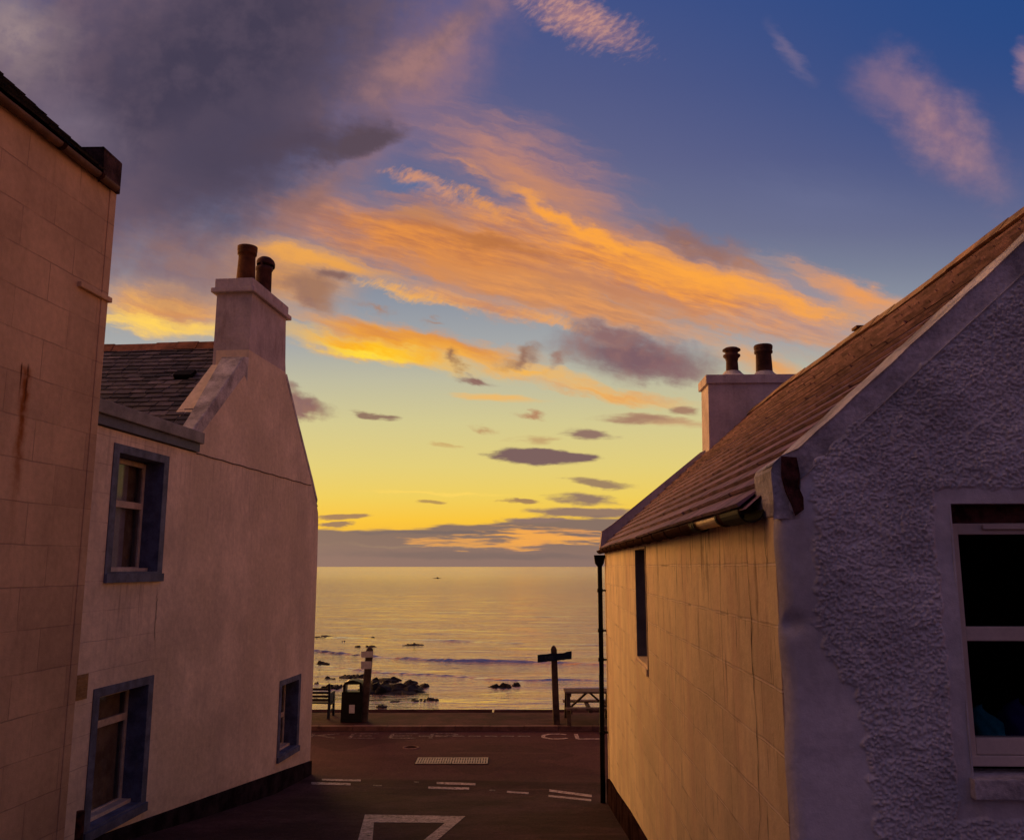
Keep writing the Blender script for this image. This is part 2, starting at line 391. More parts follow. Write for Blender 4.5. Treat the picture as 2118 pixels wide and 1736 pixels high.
# ------------------------------------------------------------------ materials
def mat(name, col, rough=0.8, var=0.12, vscale=3.0, bump=(), spec=0.1, metal=0.0, streak=0.0, streak_col=(0.08, 0.06, 0.05),
        brick=None, island=0.0, extra=None, streak_scale=(9, 9, 0.9), col2=None):
    m = bpy.data.materials.new(name); m.use_nodes = True
    t = NT(m.node_tree); m.node_tree.nodes.clear()
    out = t.new('ShaderNodeOutputMaterial'); bs = t.new('ShaderNodeBsdfPrincipled')
    m.node_tree.links.new(bs.outputs[0], out.inputs[0])
    co = t.new('ShaderNodeTexCoord').outputs['Object']
    c4 = (*col, 1.0)
    n1 = t.noise(co, vscale, 6, 0.6)
    dark = tuple(max(0, x * (1 - 2 * var)) for x in col); light = tuple(min(1, x * (1 + 1.2 * var)) for x in col)
    c = t.mix(t.step(n1, 0.3, 0.7), (*dark, 1), (*light, 1))
    if col2: c = t.mix(t.math('MULTIPLY', t.step(t.noise(t.vec('ADD', co, (7, 3, 1)), vscale * 0.6, 5, 0.6), 0.48, 0.68), 0.8), c, (*col2, 1))
    n2 = t.noise(co, vscale * 14, 4, 0.6)
    c = t.mix(1.0, c, t.ramp(n2, [(0.3, (1 - var * 1.2,) * 3 + (1,)), (0.7, (1 + var * 0.4,) * 3 + (1,))]), 'MULTIPLY')
    if island:
        rnd = t.new('ShaderNodeNewGeometry').outputs['Random Per Island']
        c = t.mix(1.0, c, t.ramp(rnd, [(0.0, (1 - island,) * 3 + (1,)), (1.0, (1 + island * 0.5,) * 3 + (1,))]), 'MULTIPLY')
    if streak:
        ns = t.noise(t.vec('MULTIPLY', co, streak_scale), 1.0, 5, 0.65)
        c = t.mix(t.step(ns, 0.52, 0.76, 0.0, streak), c, (*streak_col, 1))
    h = None
    if brick:
        bw, bh, mort, moc, k = brick[:5]
        sx = t.sep(co)
        wob = t.math('MULTIPLY_ADD', t.noise(co, 2.0, 3), 0.03, sx[2])
        if len(brick) > 6: wob = t.math('ADD', wob, brick[6])
        bt = t.new('ShaderNodeTexBrick'); t.put(bt.inputs['Vector'], t.comb(sx[1], wob, 0.0))
        bt.inputs['Scale'].default_value = 1.0; bt.inputs['Mortar Size'].default_value = mort; bt.inputs['Mortar Smooth'].default_value = 0.3
        bt.inputs['Brick Width'].default_value = bw; bt.inputs['Row Height'].default_value = bh
        bt.inputs['Color1'].default_value = (1, 1, 1, 1); bt.inputs['Color2'].default_value = (0.86, 0.85, 0.86, 1); bt.inputs['Mortar'].default_value = (1, 1, 1, 1)
        bt.offset = 0.43
        c = t.mix(1.0, c, bt.outputs[0], 'MULTIPLY')
        wear = t.step(t.noise(co, 1.3, 3), 0.35, 0.62)
        fac = t.math('MULTIPLY', bt.outputs['Fac'], t.math('MULTIPLY', wear, k))
        c = t.mix(fac, c, (*moc, 1))
        h = t.math('MULTIPLY', bt.outputs['Fac'], -0.006 if len(brick) < 6 else brick[5])
    if extra: c = extra(t, co, c)
    t.put(bs.inputs['Base Color'], c)
    bs.inputs['Roughness'].default_value = rough
    bs.inputs['Specular IOR Level'].default_value = spec
    bs.inputs['Metallic'].default_value = metal
    for sc, amt in bump:
        q = t.math('MULTIPLY', t.noise(co, sc, 5, 0.6), amt)
        h = q if h is None else t.math('ADD', h, q)
    if h is not None:
        b = t.new('ShaderNodeBump'); b.inputs['Strength'].default_value = 1.0; b.inputs['Distance'].default_value = 1.0
        t.put(b.inputs['Height'], h); t.put(bs.inputs['Normal'], b.outputs[0])
    return m

def stain(y0, z0, wy, dz, col, k=0.9):
    """a vertical rust run that starts at (y0, z0) in the wall's own coordinates and runs dz down"""
    def f(t, co, c):
        s_ = t.sep(co)
        wob = t.math('MULTIPLY_ADD', t.math('SUBTRACT', t.noise(co, 7.0, 3), 0.5), wy * 1.2, s_[1])
        a = t.step(t.math('ABSOLUTE', t.math('SUBTRACT', wob, y0)), wy, wy * 0.15)
        b = t.math('MULTIPLY', t.step(s_[2], z0, z0 - 0.06), t.step(s_[2], z0 - dz, z0 - dz * 0.25))
        g = t.math('MULTIPLY', t.math('MULTIPLY', a, b), t.step(t.noise(co, 9.0, 4), 0.25, 0.6, 0.35, k))
        return t.mix(g, c, (*col, 1))
    return f
def chain(*fs):
    def f(t, co, c):
        for g in fs: c = g(t, co, c)
        return c
    return f

L_OFF, N_OFF, R_OFF = (0, 15.0, -4.3), (0, 4.0, -2.4), (0, 10.0, -3.2)
M_cream = mat('cream_painted_blocks', (0.68, 0.475, 0.29), 0.75, 0.10, 0.9, [(60, 0.0025), (9, 0.006)], brick=(0.92, 0.44, 0.007, (0.30, 0.19, 0.14), 0.6, -0.006), streak=0.25, streak_col=(0.33, 0.2, 0.13),
              extra=chain(stain(4.90, 4.5, 0.12, 1.9, (0.36, 0.12, 0.02), 0.8), stain(4.905, 4.45, 0.06, 1.6, (0.27, 0.075, 0.006)), stain(4.92, 4.53, 0.022, 0.75, (0.10, 0.028, 0.008), 1.0), stain(4.82, 4.52, 0.018, 0.5, (0.10, 0.028, 0.008), 1.0)))
def white_marks(t, co, c):
    s_ = t.sep(co)
    wz = t.math('MULTIPLY_ADD', t.noise(co, 2.5, 3), 0.03, s_[2])
    fr_ = t.math('ABSOLUTE', t.math('SUBTRACT', t.math('FRACT', t.math('DIVIDE', wz, 0.36)), 0.5))
    m_ = t.math('MULTIPLY', t.step(s_[1], -2.3, -2.9), t.step(t.noise(co, 1.7, 3), 0.35, 0.6, 0.1, 0.6))
    c = t.mix(t.math('MULTIPLY', t.step(fr_, 0.020, 0.006), m_), c, (0.32, 0.22, 0.18, 1))
    ns = t.noise(t.vec('MULTIPLY', co, (9, 14, 0.9)), 1.0, 5, 0.65)           # runs below the sills and the drip line
    k1 = t.math('MULTIPLY', t.step(t.math('ABSOLUTE', t.math('ADD', s_[1], 3.36)), 0.85, 0.5), t.math('MULTIPLY', t.step(s_[2], 4.12, 4.05), t.step(s_[2], 2.6, 3.9)))
    k2 = t.math('MULTIPLY', t.step(s_[2], 6.02, 5.98), t.step(s_[2], 4.6, 5.9, 0.0, 0.7))
    c = t.mix(t.math('MULTIPLY', t.step(ns, 0.48, 0.68, 0.0, 0.5), t.math('MAXIMUM', k1, k2)), c, (0.28, 0.20, 0.16, 1))
    nd = t.noise(t.vec('MULTIPLY', co, (2, 2, 5)), 1.0, 5, 0.7)               # splash dirt above the plinth
    hz = t.math('MULTIPLY_ADD', s_[1], 0.1, s_[2])
    return t.mix(t.math('MULTIPLY', t.step(hz, 1.2, 0.55), t.step(nd, 0.4, 0.7, 0.0, 0.55)), c, (0.30, 0.22, 0.17, 1))
M_white = mat('white_lime_render', (0.78, 0.65, 0.50), 0.8, 0.12, 0.8, [(45, 0.003), (5, 0.014)], streak=0.3, streak_col=(0.40, 0.31, 0.26), col2=(0.66, 0.55, 0.40), extra=white_marks)
M_skewp = mat('weathered_white_coping', (0.56, 0.53, 0.53), 0.85, 0.26, 3.0, [(40, 0.006), (8, 0.02)], streak=0.35, streak_col=(0.3, 0.25, 0.22), streak_scale=(6, 6, 6))
M_chim = mat('chimney_render', (0.52, 0.45, 0.45), 0.85, 0.12, 1.6, [(40, 0.003), (6, 0.015)], streak=0.45, streak_col=(0.2, 0.14, 0.10), streak_scale=(8, 8, 1.2))
def side_stains(t, co, c):
    s_ = t.sep(co)
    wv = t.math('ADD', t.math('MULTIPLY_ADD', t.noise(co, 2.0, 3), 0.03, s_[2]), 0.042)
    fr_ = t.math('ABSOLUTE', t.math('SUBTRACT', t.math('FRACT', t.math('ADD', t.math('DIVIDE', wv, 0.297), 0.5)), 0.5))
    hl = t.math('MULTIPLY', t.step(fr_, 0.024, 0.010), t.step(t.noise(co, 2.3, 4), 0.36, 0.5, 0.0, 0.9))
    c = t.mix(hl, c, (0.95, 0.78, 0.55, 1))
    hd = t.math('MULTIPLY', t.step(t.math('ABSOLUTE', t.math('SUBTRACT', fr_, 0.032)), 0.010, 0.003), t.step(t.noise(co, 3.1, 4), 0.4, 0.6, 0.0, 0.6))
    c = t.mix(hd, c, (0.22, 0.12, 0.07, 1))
    nb = t.noise(t.vec('MULTIPLY', co, (3, 2.4, 0.7)), 1.0, 6, 0.7)
    c = t.mix(t.math('MULTIPLY', t.step(nb, 0.56, 0.66), t.step(s_[2], 2.3, 3.5, 0.0, 0.75)), c, (0.20, 0.115, 0.07, 1))
    n = t.noise(t.vec('MULTIPLY', co, (4, 5.5, 0.8)), 1.0, 6, 0.7)
    k = t.step(s_[2], 1.6, 3.5, 0.0, 1.0)
    f = t.math('MULTIPLY', t.step(n, 0.55, 0.66), k)
    c = t.mix(t.math('MULTIPLY', f, 0.75), c, (0.22, 0.12, 0.06, 1))
    n3 = t.noise(t.vec('MULTIPLY', co, (9, 16, 1.7)), 1.0, 4, 0.6)
    c = t.mix(t.math('MULTIPLY', t.step(n3, 0.61, 0.70), t.step(s_[2], 0.5, 3.4, 0.2, 0.95)), c, (0.10, 0.055, 0.03, 1))
    n4 = t.noise(t.vec('MULTIPLY', co, (3, 2.2, 0.45)), 1.0, 5, 0.6)
    return t.mix(t.step(n4, 0.45, 0.7, 0.0, 0.5), c, (0.68, 0.44, 0.29, 1))
M_side = mat('cream_scored_render', (0.92, 0.72, 0.42), 0.8, 0.07, 1.2, [(50, 0.002), (7, 0.012)], brick=(0.43, 0.297, 0.006, (0.30, 0.19, 0.11), 0.75, -0.005, 0.042), extra=side_stains)
M_gable = mat('painted_roughcast', (0.63, 0.61, 0.61), 0.85, 0.12, 2.0, [(120, 0.0015), (22, 0.004)], streak=0.25, streak_col=(0.26, 0.22, 0.24), streak_scale=(3, 3, 2))
M_slate = mat('purple_slate', (0.085, 0.07, 0.085), 0.6, 0.25, 6.0, [(40, 0.002)], spec=0.2, island=0.85, col2=(0.13, 0.11, 0.10))
M_rslate = mat('brown_slate', (0.29, 0.18, 0.225), 0.65, 0.22, 5.0, [(35, 0.003)], spec=0.08, island=0.3, col2=(0.33, 0.20, 0.22))
M_dark = mat('dark_slate', (0.035, 0.03, 0.032), 0.7, 0.3, 5.0, [(25, 0.01)], island=0.4)
M_ridge = mat('clay_ridge_tile', (0.30, 0.13, 0.075), 0.75, 0.2, 5.0, [(30, 0.004)], island=0.25)
M_ridge2 = mat('lichened_ridge_tile', (0.32, 0.20, 0.12), 0.8, 0.25, 6.0, [(30, 0.006)], island=0.25, col2=(0.34, 0.27, 0.16))
M_pot = mat('terracotta_pot', (0.13, 0.05, 0.02), 0.7, 0.2, 5.0, [(30, 0.003)])
M_potd = mat('sooty_pot', (0.085, 0.038, 0.03), 0.7, 0.25, 5.0, [(30, 0.003)])
M_blue = mat('blue_window_paint', (0.12, 0.135, 0.21), 0.6, 0.2, 5.0, [(30, 0.002)], streak=0.35, streak_col=(0.16, 0.15, 0.17), streak_scale=(16, 16, 5))
M_frame = mat('old_white_paint', (0.62, 0.52, 0.42), 0.5, 0.12, 6.0, [(30, 0.001)], streak=0.4, streak_col=(0.3, 0.22, 0.16), streak_scale=(25, 25, 25))
M_upvc = mat('white_window_frame', (0.64, 0.55, 0.46), 0.35, 0.06, 4.0)
M_fascia = mat('grey_blue_fascia', (0.12, 0.13, 0.18), 0.55, 0.12, 3.0)
M_flat = mat('grey_roof_trim', (0.27, 0.27, 0.26), 0.7, 0.15, 3.0)
M_plinth = mat('black_plinth_paint', (0.03, 0.022, 0.026), 0.8, 0.3, 3.0, [(25, 0.006)], spec=0.0)
M_plinth2 = mat('brown_plinth_paint', (0.045, 0.022, 0.02), 0.85, 0.3, 3.0, [(25, 0.006)], spec=0.0)
M_black = mat('black_cast_iron', (0.012, 0.011, 0.012), 0.6, 0.2, 6.0, spec=0.03)
M_gutter = mat('brown_gutter_plastic', (0.06, 0.032, 0.025), 0.6, 0.15, 6.0, spec=0.0)
M_gutpale = mat('pale_bare_gutter', (0.42, 0.28, 0.12), 0.35, 0.15, 8.0)
M_tan = mat('tan_gutter_paint', (0.17, 0.105, 0.07), 0.5, 0.15, 4.0)
M_stone = mat('bare_red_stone', (0.10, 0.035, 0.03), 0.9, 0.35, 20.0, [(60, 0.01)])
M_wood = mat('weathered_timber', (0.085, 0.055, 0.045), 0.8, 0.25, 6.0, [(40, 0.004)], streak=0.4, streak_scale=(40, 40, 3))
M_woodl = mat('pale_picnic_timber', (0.16, 0.105, 0.08), 0.8, 0.25, 6.0, [(40, 0.004)])
M_bench = mat('dark_bench_timber', (0.03, 0.022, 0.02), 0.6, 0.25, 6.0)
M_iron = mat('blue_black_bench_iron', (0.018, 0.02, 0.04), 0.5, 0.2, 6.0)
M_bin = mat('black_bin_plastic', (0.012, 0.012, 0.012), 0.42, 0.2, 5.0)
M_paper = mat('white_notice', (0.62, 0.58, 0.56), 0.6, 0.08, 9.0)
M_plate = mat('pale_sign_plate', (0.50, 0.46, 0.44), 0.55, 0.08, 9.0)
M_sign = mat('dark_blue_sign_board', (0.010, 0.016, 0.042), 0.6, 0.15, 8.0)
M_signtx = mat('faded_sign_lettering', (0.055, 0.07, 0.11), 0.7, 0.2, 20.0)
M_grate = mat('worn_drain_iron', (0.40, 0.27, 0.18), 0.45, 0.2, 8.0, spec=0.5, metal=0.3)
M_vent = mat('ochre_vent_grille', (0.36, 0.22, 0.10), 0.6, 0.15, 9.0)
M_rust = mat('rusty_iron', (0.07, 0.02, 0.012), 0.85, 0.35, 14.0, [(60, 0.003)])
M_rock = mat('wet_dark_rock', (0.028, 0.022, 0.02), 0.6, 0.4, 2.0, [(6, 0.05), (22, 0.02)])
M_room = mat('dark_room', (0.02, 0.016, 0.014), 0.9, 0.1, 2.0)
M_curt = mat('grey_blue_blind', (0.62, 0.57, 0.62), 0.9, 0.1, 3.0)
M_curt2 = mat('brown_curtain', (0.50, 0.37, 0.25), 0.9, 0.2, 4.0)
M_teal = mat('teal_cloth', (0.015, 0.26, 0.33), 0.8, 0.15, 6.0)
M_navy = mat('navy_cloth', (0.04, 0.04, 0.20), 0.8, 0.15, 6.0)
M_wallstone = mat('sea_wall_concrete', (0.045, 0.02, 0.02), 0.95, 0.25, 2.0, [(20, 0.01)], spec=0.0)
M_pave = mat('promenade_tarmac', (0.066, 0.022, 0.025), 0.9, 0.25, 1.2, [(60, 0.006), (2, 0.03)], col2=(0.035, 0.014, 0.012))
M_kerb = mat('concrete_kerb', (0.17, 0.085, 0.075), 0.85, 0.2, 3.0, [(30, 0.004)])
M_crack = mat('dark_crack', (0.05, 0.03, 0.02), 1.0, 0.2, 8.0)
M_line = mat('drip_line', (0.14, 0.10, 0.09), 0.9, 0.2, 8.0)

def road_extra(t, co, c):
    s_ = t.sep(co)
    e = t.math('MULTIPLY_ADD', t.noise(co, 0.35, 2), 0.5, t.math('MULTIPLY_ADD', s_[0], 0.055, s_[1]))
    c = t.mix(t.step(e, 18.55, 18.65, 0.0, 0.55), c, (0.092, 0.040, 0.042, 1))
    gl = t.step(t.math('ABSOLUTE', t.math('SUBTRACT', e, 18.4)), 0.35, 0.05, 0, 0.45)
    c = t.mix(gl, c, (0.022, 0.01, 0.01, 1))
    pz = t.noise(t.vec('ADD', co, (3, 9, 0)), 0.42, 2, 0.4)                  # old repair patches with cut edges
    c = t.mix(t.step(pz, 0.545, 0.552, 0.0, 0.30), c, (0.03, 0.016, 0.017, 1))
    c = t.mix(t.step(t.noise(t.vec('MULTIPLY', co, (0.25, 2.2, 1)), 1.0, 5, 0.7), 0.56, 0.72, 0.0, 0.45), c, (0.12, 0.06, 0.056, 1))
    gk = t.step(t.math('ABSOLUTE', t.math('SUBTRACT', s_[1], 23.86)), 0.16, 0.04, 0.0, 0.6)
    c = t.mix(gk, c, (0.03, 0.017, 0.017, 1))
    grit = t.noise(co, 34, 5, 0.85)
    return t.mix(1.0, c, t.ramp(grit, [(0.34, (0.42, 0.40, 0.40, 1)), (0.66, (1.6, 1.55, 1.5, 1))]), 'MULTIPLY')
M_road = mat('worn_asphalt', (0.078, 0.035, 0.037), 0.9, 0.25, 0.7, [(140, 0.004), (1.2, 0.04)], col2=(0.044, 0.018, 0.021), extra=road_extra, spec=0.04)
M_nskew = mat('sooty_skew_stone', (0.075, 0.042, 0.04), 0.9, 0.3, 6.0, [(25, 0.008)])
def worn(name, lo, hi, col=(0.50, 0.42, 0.38)):
    def f(t, co, c): return t.mix(t.step(t.noise(co, 16.0, 6, 0.78), lo, hi), (0.05, 0.022, 0.021, 1), c)
    return mat(name, col, 0.7, 0.15, 6.0, extra=f)
M_paint = worn('worn_road_paint', 0.38, 0.52, (0.56, 0.40, 0.33))
M_paintw = worn('faint_road_paint', 0.44, 0.66, (0.42, 0.30, 0.25))

# water
def water():
    m = bpy.data.materials.new('sea_water'); m.use_nodes = True
    t = NT(m.node_tree); m.node_tree.nodes.clear()
    out = t.new('ShaderNodeOutputMaterial')
    co = t.new('ShaderNodeTexCoord').outputs['Object']
    d = t.sep(co)[1]
    a = t.noise(t.vec('MULTIPLY', co, (0.30, 1.0, 1)), 0.55, 5, 0.6)
    b = t.noise(t.vec('MULTIPLY', co, (0.28, 1.0, 1)), 2.4, 4, 0.6)
    g = t.noise(t.vec('MULTIPLY', co, (0.035, 0.22, 1)), 1.0, 5, 0.65)
    f = t.noise(t.vec('MULTIPLY', co, (0.12, 0.6, 1)), 0.10, 5, 0.65)
    h = t.math('MULTIPLY', a, 0.17)
    h = t.math('ADD', h, t.math('MULTIPLY', b, 0.085))
    c2 = t.noise(t.vec('MULTIPLY', co, (0.35, 1.0, 1)), 7.0, 3, 0.6)
    h = t.math('ADD', h, t.math('MULTIPLY', c2, 0.022))
    h = t.math('ADD', h, t.math('MULTIPLY', g, 0.40))
    h = t.math('ADD', h, t.math('MULTIPLY', f, 0.9))
    bp = t.new('ShaderNodeBump'); bp.inputs['Distance'].default_value = 1.0
    t.put(bp.inputs['Strength'], t.step(d, 40, 2500, 0.9, 0.45))
    t.put(bp.inputs['Height'], h)
    gl = t.new('ShaderNodeBsdfGlossy'); gl.inputs[0].default_value = (1.0, 0.86, 0.78, 1)
    t.put(gl.inputs['Roughness'], t.step(d, 40, 900, 0.07, 0.2)); t.put(gl.inputs['Normal'], bp.outputs[0])
    df = t.new('ShaderNodeBsdfDiffuse'); df.inputs[0].default_value = (0.16, 0.075, 0.05, 1)
    fr = t.new('ShaderNodeFresnel'); fr.inputs[0].default_value = 2.0; t.put(fr.inputs['Normal'], bp.outputs[0])
    mx = t.new('ShaderNodeMixShader')
    t.put(mx.inputs[0], t.step(fr.outputs[0], 0.1, 0.75, 0.45, 0.95, 'LINEAR'))
    m.node_tree.links.new(df.outputs[0], mx.inputs[1]); m.node_tree.links.new(gl.outputs[0], mx.inputs[2])
    m.node_tree.links.new(mx.outputs[0], out.inputs[0])
    return m
M_sea = water()

def glass():
    m = bpy.data.materials.new('window_glass'); m.use_nodes = True
    t = NT(m.node_tree); m.node_tree.nodes.clear()
    out = t.new('ShaderNodeOutputMaterial')
    tr = t.new('ShaderNodeBsdfTransparent'); tr.inputs[0].default_value = (0.75, 0.76, 0.78, 1)
    gl = t.new('ShaderNodeBsdfGlossy'); gl.inputs['Roughness'].default_value = 0.03
    fr = t.new('ShaderNodeFresnel'); fr.inputs[0].default_value = 1.5
    mx = t.new('ShaderNodeMixShader')
    t.put(mx.inputs[0], t.math('MULTIPLY', fr.outputs[0], 0.09, clamp=True))
    m.node_tree.links.new(tr.outputs[0], mx.inputs[1]); m.node_tree.links.new(gl.outputs[0], mx.inputs[2])
    m.node_tree.links.new(mx.outputs[0], out.inputs[0])
    return m
M_glass = glass()

# ------------------------------------------------------------------ setting
def sheet(name, xs, ys, zf, m, kind='structure'):
    V = [(x, y, zf(x, y)) for y in ys for x in xs]; n = len(xs)
    F = [(j * n + i, j * n + i + 1, (j + 1) * n + i + 1, (j + 1) * n + i) for j in range(len(ys) - 1) for i in range(n - 1)]
    b = MB(); b.raw(V, F, True); o = b.build(name, m)
    return tag(o, kind=kind)
ys = [-60, -40, -20, -10] + [q * 0.5 for q in range(-10, 48)] + [24.0]
ys = sorted(set(ys + [24.0]))
def gsm(y): return (gz(y - 0.6) + gz(y) * 2 + gz(min(y + 0.6, 24.15))) / 4
# camber and small sags so that the surface is not a ruled plane
road = sheet('road', list(np.linspace(-60, 60, 121)), ys, lambda x, y: gz(y) + 0.0 * x, M_road)

b = MB()
x = -60.0
while x < 60:                                     # kerb stones, 0.12 m step up to the promenade
    b.box(x + 0.006, x + 0.908, 23.98, 24.17, -4.6, -4.19 + RNG.normal() * 0.004); x += 0.914
tag(b.build('kerb', M_kerb), kind='structure')
PZ = -4.2
prom = sheet('promenade', list(np.linspace(-60, 60, 61)), [24.165, 24.6, 25.2, 25.8, 26.3], lambda x, y: PZ + (0.012 * math.sin(x * 1.7) if y < 26.2 else 0), M_pave)
b = MB()
b.box(-60, -0.59, 26.28, 26.75, -9.0, PZ + 0.012); b.box(-0.53, 60, 26.28, 26.75, -9.0, PZ + 0.006); b.box(-0.59, -0.53, 26.28, 26.75, -9.0, PZ - 0.07)
tag(b.build('sea_wall', M_wallstone, bevel=0.012), 'low concrete sea wall coping along the far edge of the promenade', 'wall')

# sea: swell crests are real ridges in the water sheet
SZ = -6.5
crests = []
def crest(pts, amp, wd):
    P = [at_z(px, py, SZ) for px, py in pts]
    crests.append(([p[0] for p in P], [p[1] for p in P], amp, wd))
crest([(560, 1338), (655, 1346), (800, 1360), (950, 1367), (1160, 1371), (1300, 1374)], [0.15, 0.2, 0.24, 0.28, 0.2, 0.03], 0.30)
crest([(560, 1368), (660, 1376), (780, 1389), (900, 1396), (1000, 1402), (1090, 1407), (1170, 1404), (1240, 1406)], [0.08, 0.12, 0.12, 0.14, 0.14, 0.17, 0.17, 0.06], 0.26)
crest([(560, 1312), (700, 1318), (850, 1322), (1000, 1327), (1240, 1334)], [0.14, 0.12, 0.16, 0.18, 0.14], 1.0)
crest([(560, 1296), (760, 1299), (1000, 1303), (1240, 1308)], [0.05, 0.14, 0.10, 0.12], 1.6)
crest([(560, 1268), (760, 1271), (1000, 1273), (1240, 1274)], [0.08, 0.12, 0.14, 0.1], 2.6)
crest([(950, 1438), (1050, 1430), (1240, 1428)], [0.0, 0.06, 0.05], 0.5)
ny, nx = 1220, 260
Y = np.concatenate([np.geomspace(26.8, 260, 1100), np.geomspace(262, 60000, 120)])
T = np.linspace(-1, 1, nx)
YY = np.repeat(Y[:, None], nx, 1)
XX = T[None, :] * (18 + YY * 0.95)
ZZ = np.full_like(YY, SZ)
fade = np.clip((260 - YY) / 120, 0, 1)
for cx, cy, amp, wd in crests:
    yc = np.interp(XX, cx, cy); am = np.interp(XX, cx, amp if isinstance(amp, list) else [amp] * len(cx))
    d = (YY - yc + 0.25 * wd * np.sin(XX * 0.9 + yc)) / wd
    prof = np.where(d < 0, np.exp(-(d * 1.9) ** 2), np.exp(-(d * 0.7) ** 2))
    ZZ += 0.72 * am * prof * (0.75 + 0.2 * np.sin(XX * 0.55 + cy[0]) + 0.12 * np.sin(XX * 2.3 + cy[1]) + 0.10 * np.sin(XX * 5.1 + YY) + 0.06 * np.sin(XX * 11.3 - YY * 2))
rs = np.random.default_rng(4)
for _ in range(26):
    L = rs.uniform(1.6, 9); th = rs.normal(0, 0.28); k = 2 * math.pi / L
    ZZ += fade * 0.0040 * L ** 0.55 * np.sin(k * (YY * math.cos(th) + XX * math.sin(th)) + rs.uniform(0, 6.28)) * (0.6 + 0.4 * np.sin(XX * rs.uniform(0.05, 0.25) + YY * 0.06 + rs.uniform(0, 6)))
n0 = len(Y)
idx = np.arange(n0 * nx).reshape(n0, nx)
quads = np.stack([idx[:-1, :-1], idx[:-1, 1:], idx[1:, 1:], idx[1:, :-1]], -1).reshape(-1, 4)
def grid_obj(name, X_, Y_, Z_, quads, m, parent=None):
    me = bpy.data.meshes.new(name)
    co = np.stack([X_.ravel(), Y_.ravel(), Z_.ravel()], -1).astype(np.float32)
    me.vertices.add(len(co)); me.vertices.foreach_set('co', co.ravel())
    q = quads.astype(np.int32)
    me.loops.add(q.size); me.loops.foreach_set('vertex_index', q.ravel())
    me.polygons.add(len(q)); me.polygons.foreach_set('loop_start', np.arange(0, q.size, 4, dtype=np.int32))
    me.polygons.foreach_set('use_smooth', np.ones(len(q), bool))
    me.update(calc_edges=True); me.validate()
    me.materials.append(m)
    o = bpy.data.objects.new(name, me); COL.objects.link(o)
    if parent: o.parent = parent
    return o
tag(grid_obj('sea', XX, YY, ZZ, quads, M_sea), kind='structure')

# ------------------------------------------------------------------ road markings and ironwork (parts of the road)
def ground_quad(b, pts, lift=0.005):
    """a painted patch with thickness 2 mm, cut along the slope so that it hugs the road"""
    b.poly([on_road(px, py, lift) for px, py in pts])
def dash(b, x0, y0, x1, y1, h, n=6, skew=0.0):
    for i in range(n):
        a, c = i / n, (i + 1) / n
        xa, xb, ya, yb = x0 + (x1 - x0) * a, x0 + (x1 - x0) * c, y0 + (y1 - y0) * a, y0 + (y1 - y0) * c
        ground_quad(b, [(xa, ya - h / 2), (xb, yb - h / 2), (xb - skew, yb + h / 2), (xa - skew, ya + h / 2)])
def cv(cx, cy): return 617 + .3123 * cx, 1249 + .3123 * cy
for (ax, ay, bx, by, h, m) in [(85, 1183, 345, 1190, 15, 0), (155, 1160, 412, 1165, 12, 0), (860, 1213, 1130, 1219, 15, 0), (915, 1182, 1172, 1190, 14, 0),
                              (1655, 1267, 1938, 1296, 13, 0), (1660, 1231, 1942, 1268, 15, 0), (1380, 1240, 1525, 1250, 12, 0), (1262, 1229, 1305, 1230, 8, 1),
                              (495, 1198, 552, 1199, 9, 1), (765, 1174, 797, 1176, 8, 1)]:
    b = MB(); p, q = cv(ax, ay), cv(bx, by); dash(b, p[0], p[1], q[0], q[1], h * .3123, 8)
    b.build('give_way_dash', M_paintw if m else M_paint, road, fix=False)
# give-way triangle
b = MB()
OL, OR, IL, IR = on_road(*cv(440, 1391)), on_road(*cv(1105, 1402)), on_road(*cv(500, 1443)), on_road(*cv(970, 1446))
o_l, o_r, i_l, i_r = on_road(*cv(395, 1556)), on_road(*cv(925, 1556)), on_road(*cv(490, 1556)), on_road(*cv(835, 1556))
def lerp_road(a, c, t):
    p = a.lerp(c, t); return Vector((p.x, p.y, gz(p.y) + 0.006))
for i in range(10):
    t0, t1 = i / 10, (i + 1) / 10
    b.poly([lerp_road(OL, OR, t0), lerp_road(OL, OR, t1), lerp_road(IL, IR, t1), lerp_road(IL, IR, t0)])
    for O0, O1, I0, I1 in ((OL, o_l, IL, i_l), (OR, o_r, IR, i_r)):
        t0, t1 = i * 0.18, (i + 1) * 0.18
        b.poly([lerp_road(O0, O1, t0), lerp_road(O0, O1, t1), lerp_road(I0, I1, t1), lerp_road(I0, I1, t0)])
b.build('give_way_triangle', M_paint, road, fix=False)
# KEEP CLEAR painted along the shore road: strokes on a letter grid
LET = {'K': [((0, 0), (0, 1)), ((0, .45), (1, 1)), ((.25, .55), (1, 0))], 'E': [((0, 0), (0, 1)), ((0, 1), (1, 1)), ((0, .5), (.8, .5)), ((0, 0), (1, 0))],
       'P': [((0, 0), (0, 1)), ((0, 1), (.8, 1)), ((.8, 1), (1, .78)), ((1, .78), (.8, .5)), ((.8, .5), (0, .5))],
       'C': [((1, .85), (.75, 1)), ((.75, 1), (.3, 1)), ((.3, 1), (0, .7)), ((0, .7), (0, .3)), ((0, .3), (.3, 0)), ((.3, 0), (.75, 0)), ((.75, 0), (1, .15))],
       'L': [((0, 0), (0, 1)), ((0, 0), (1, 0))], 'A': [((0, 0), (.5, 1)), ((.5, 1), (1, 0)), ((.25, .4), (.75, .4))],
       'R': [((0, 0), (0, 1)), ((0, 1), (.8, 1)), ((.8, 1), (1, .78)), ((1, .78), (.8, .5)), ((.8, .5), (0, .5)), ((.4, .5), (1, 0))]}
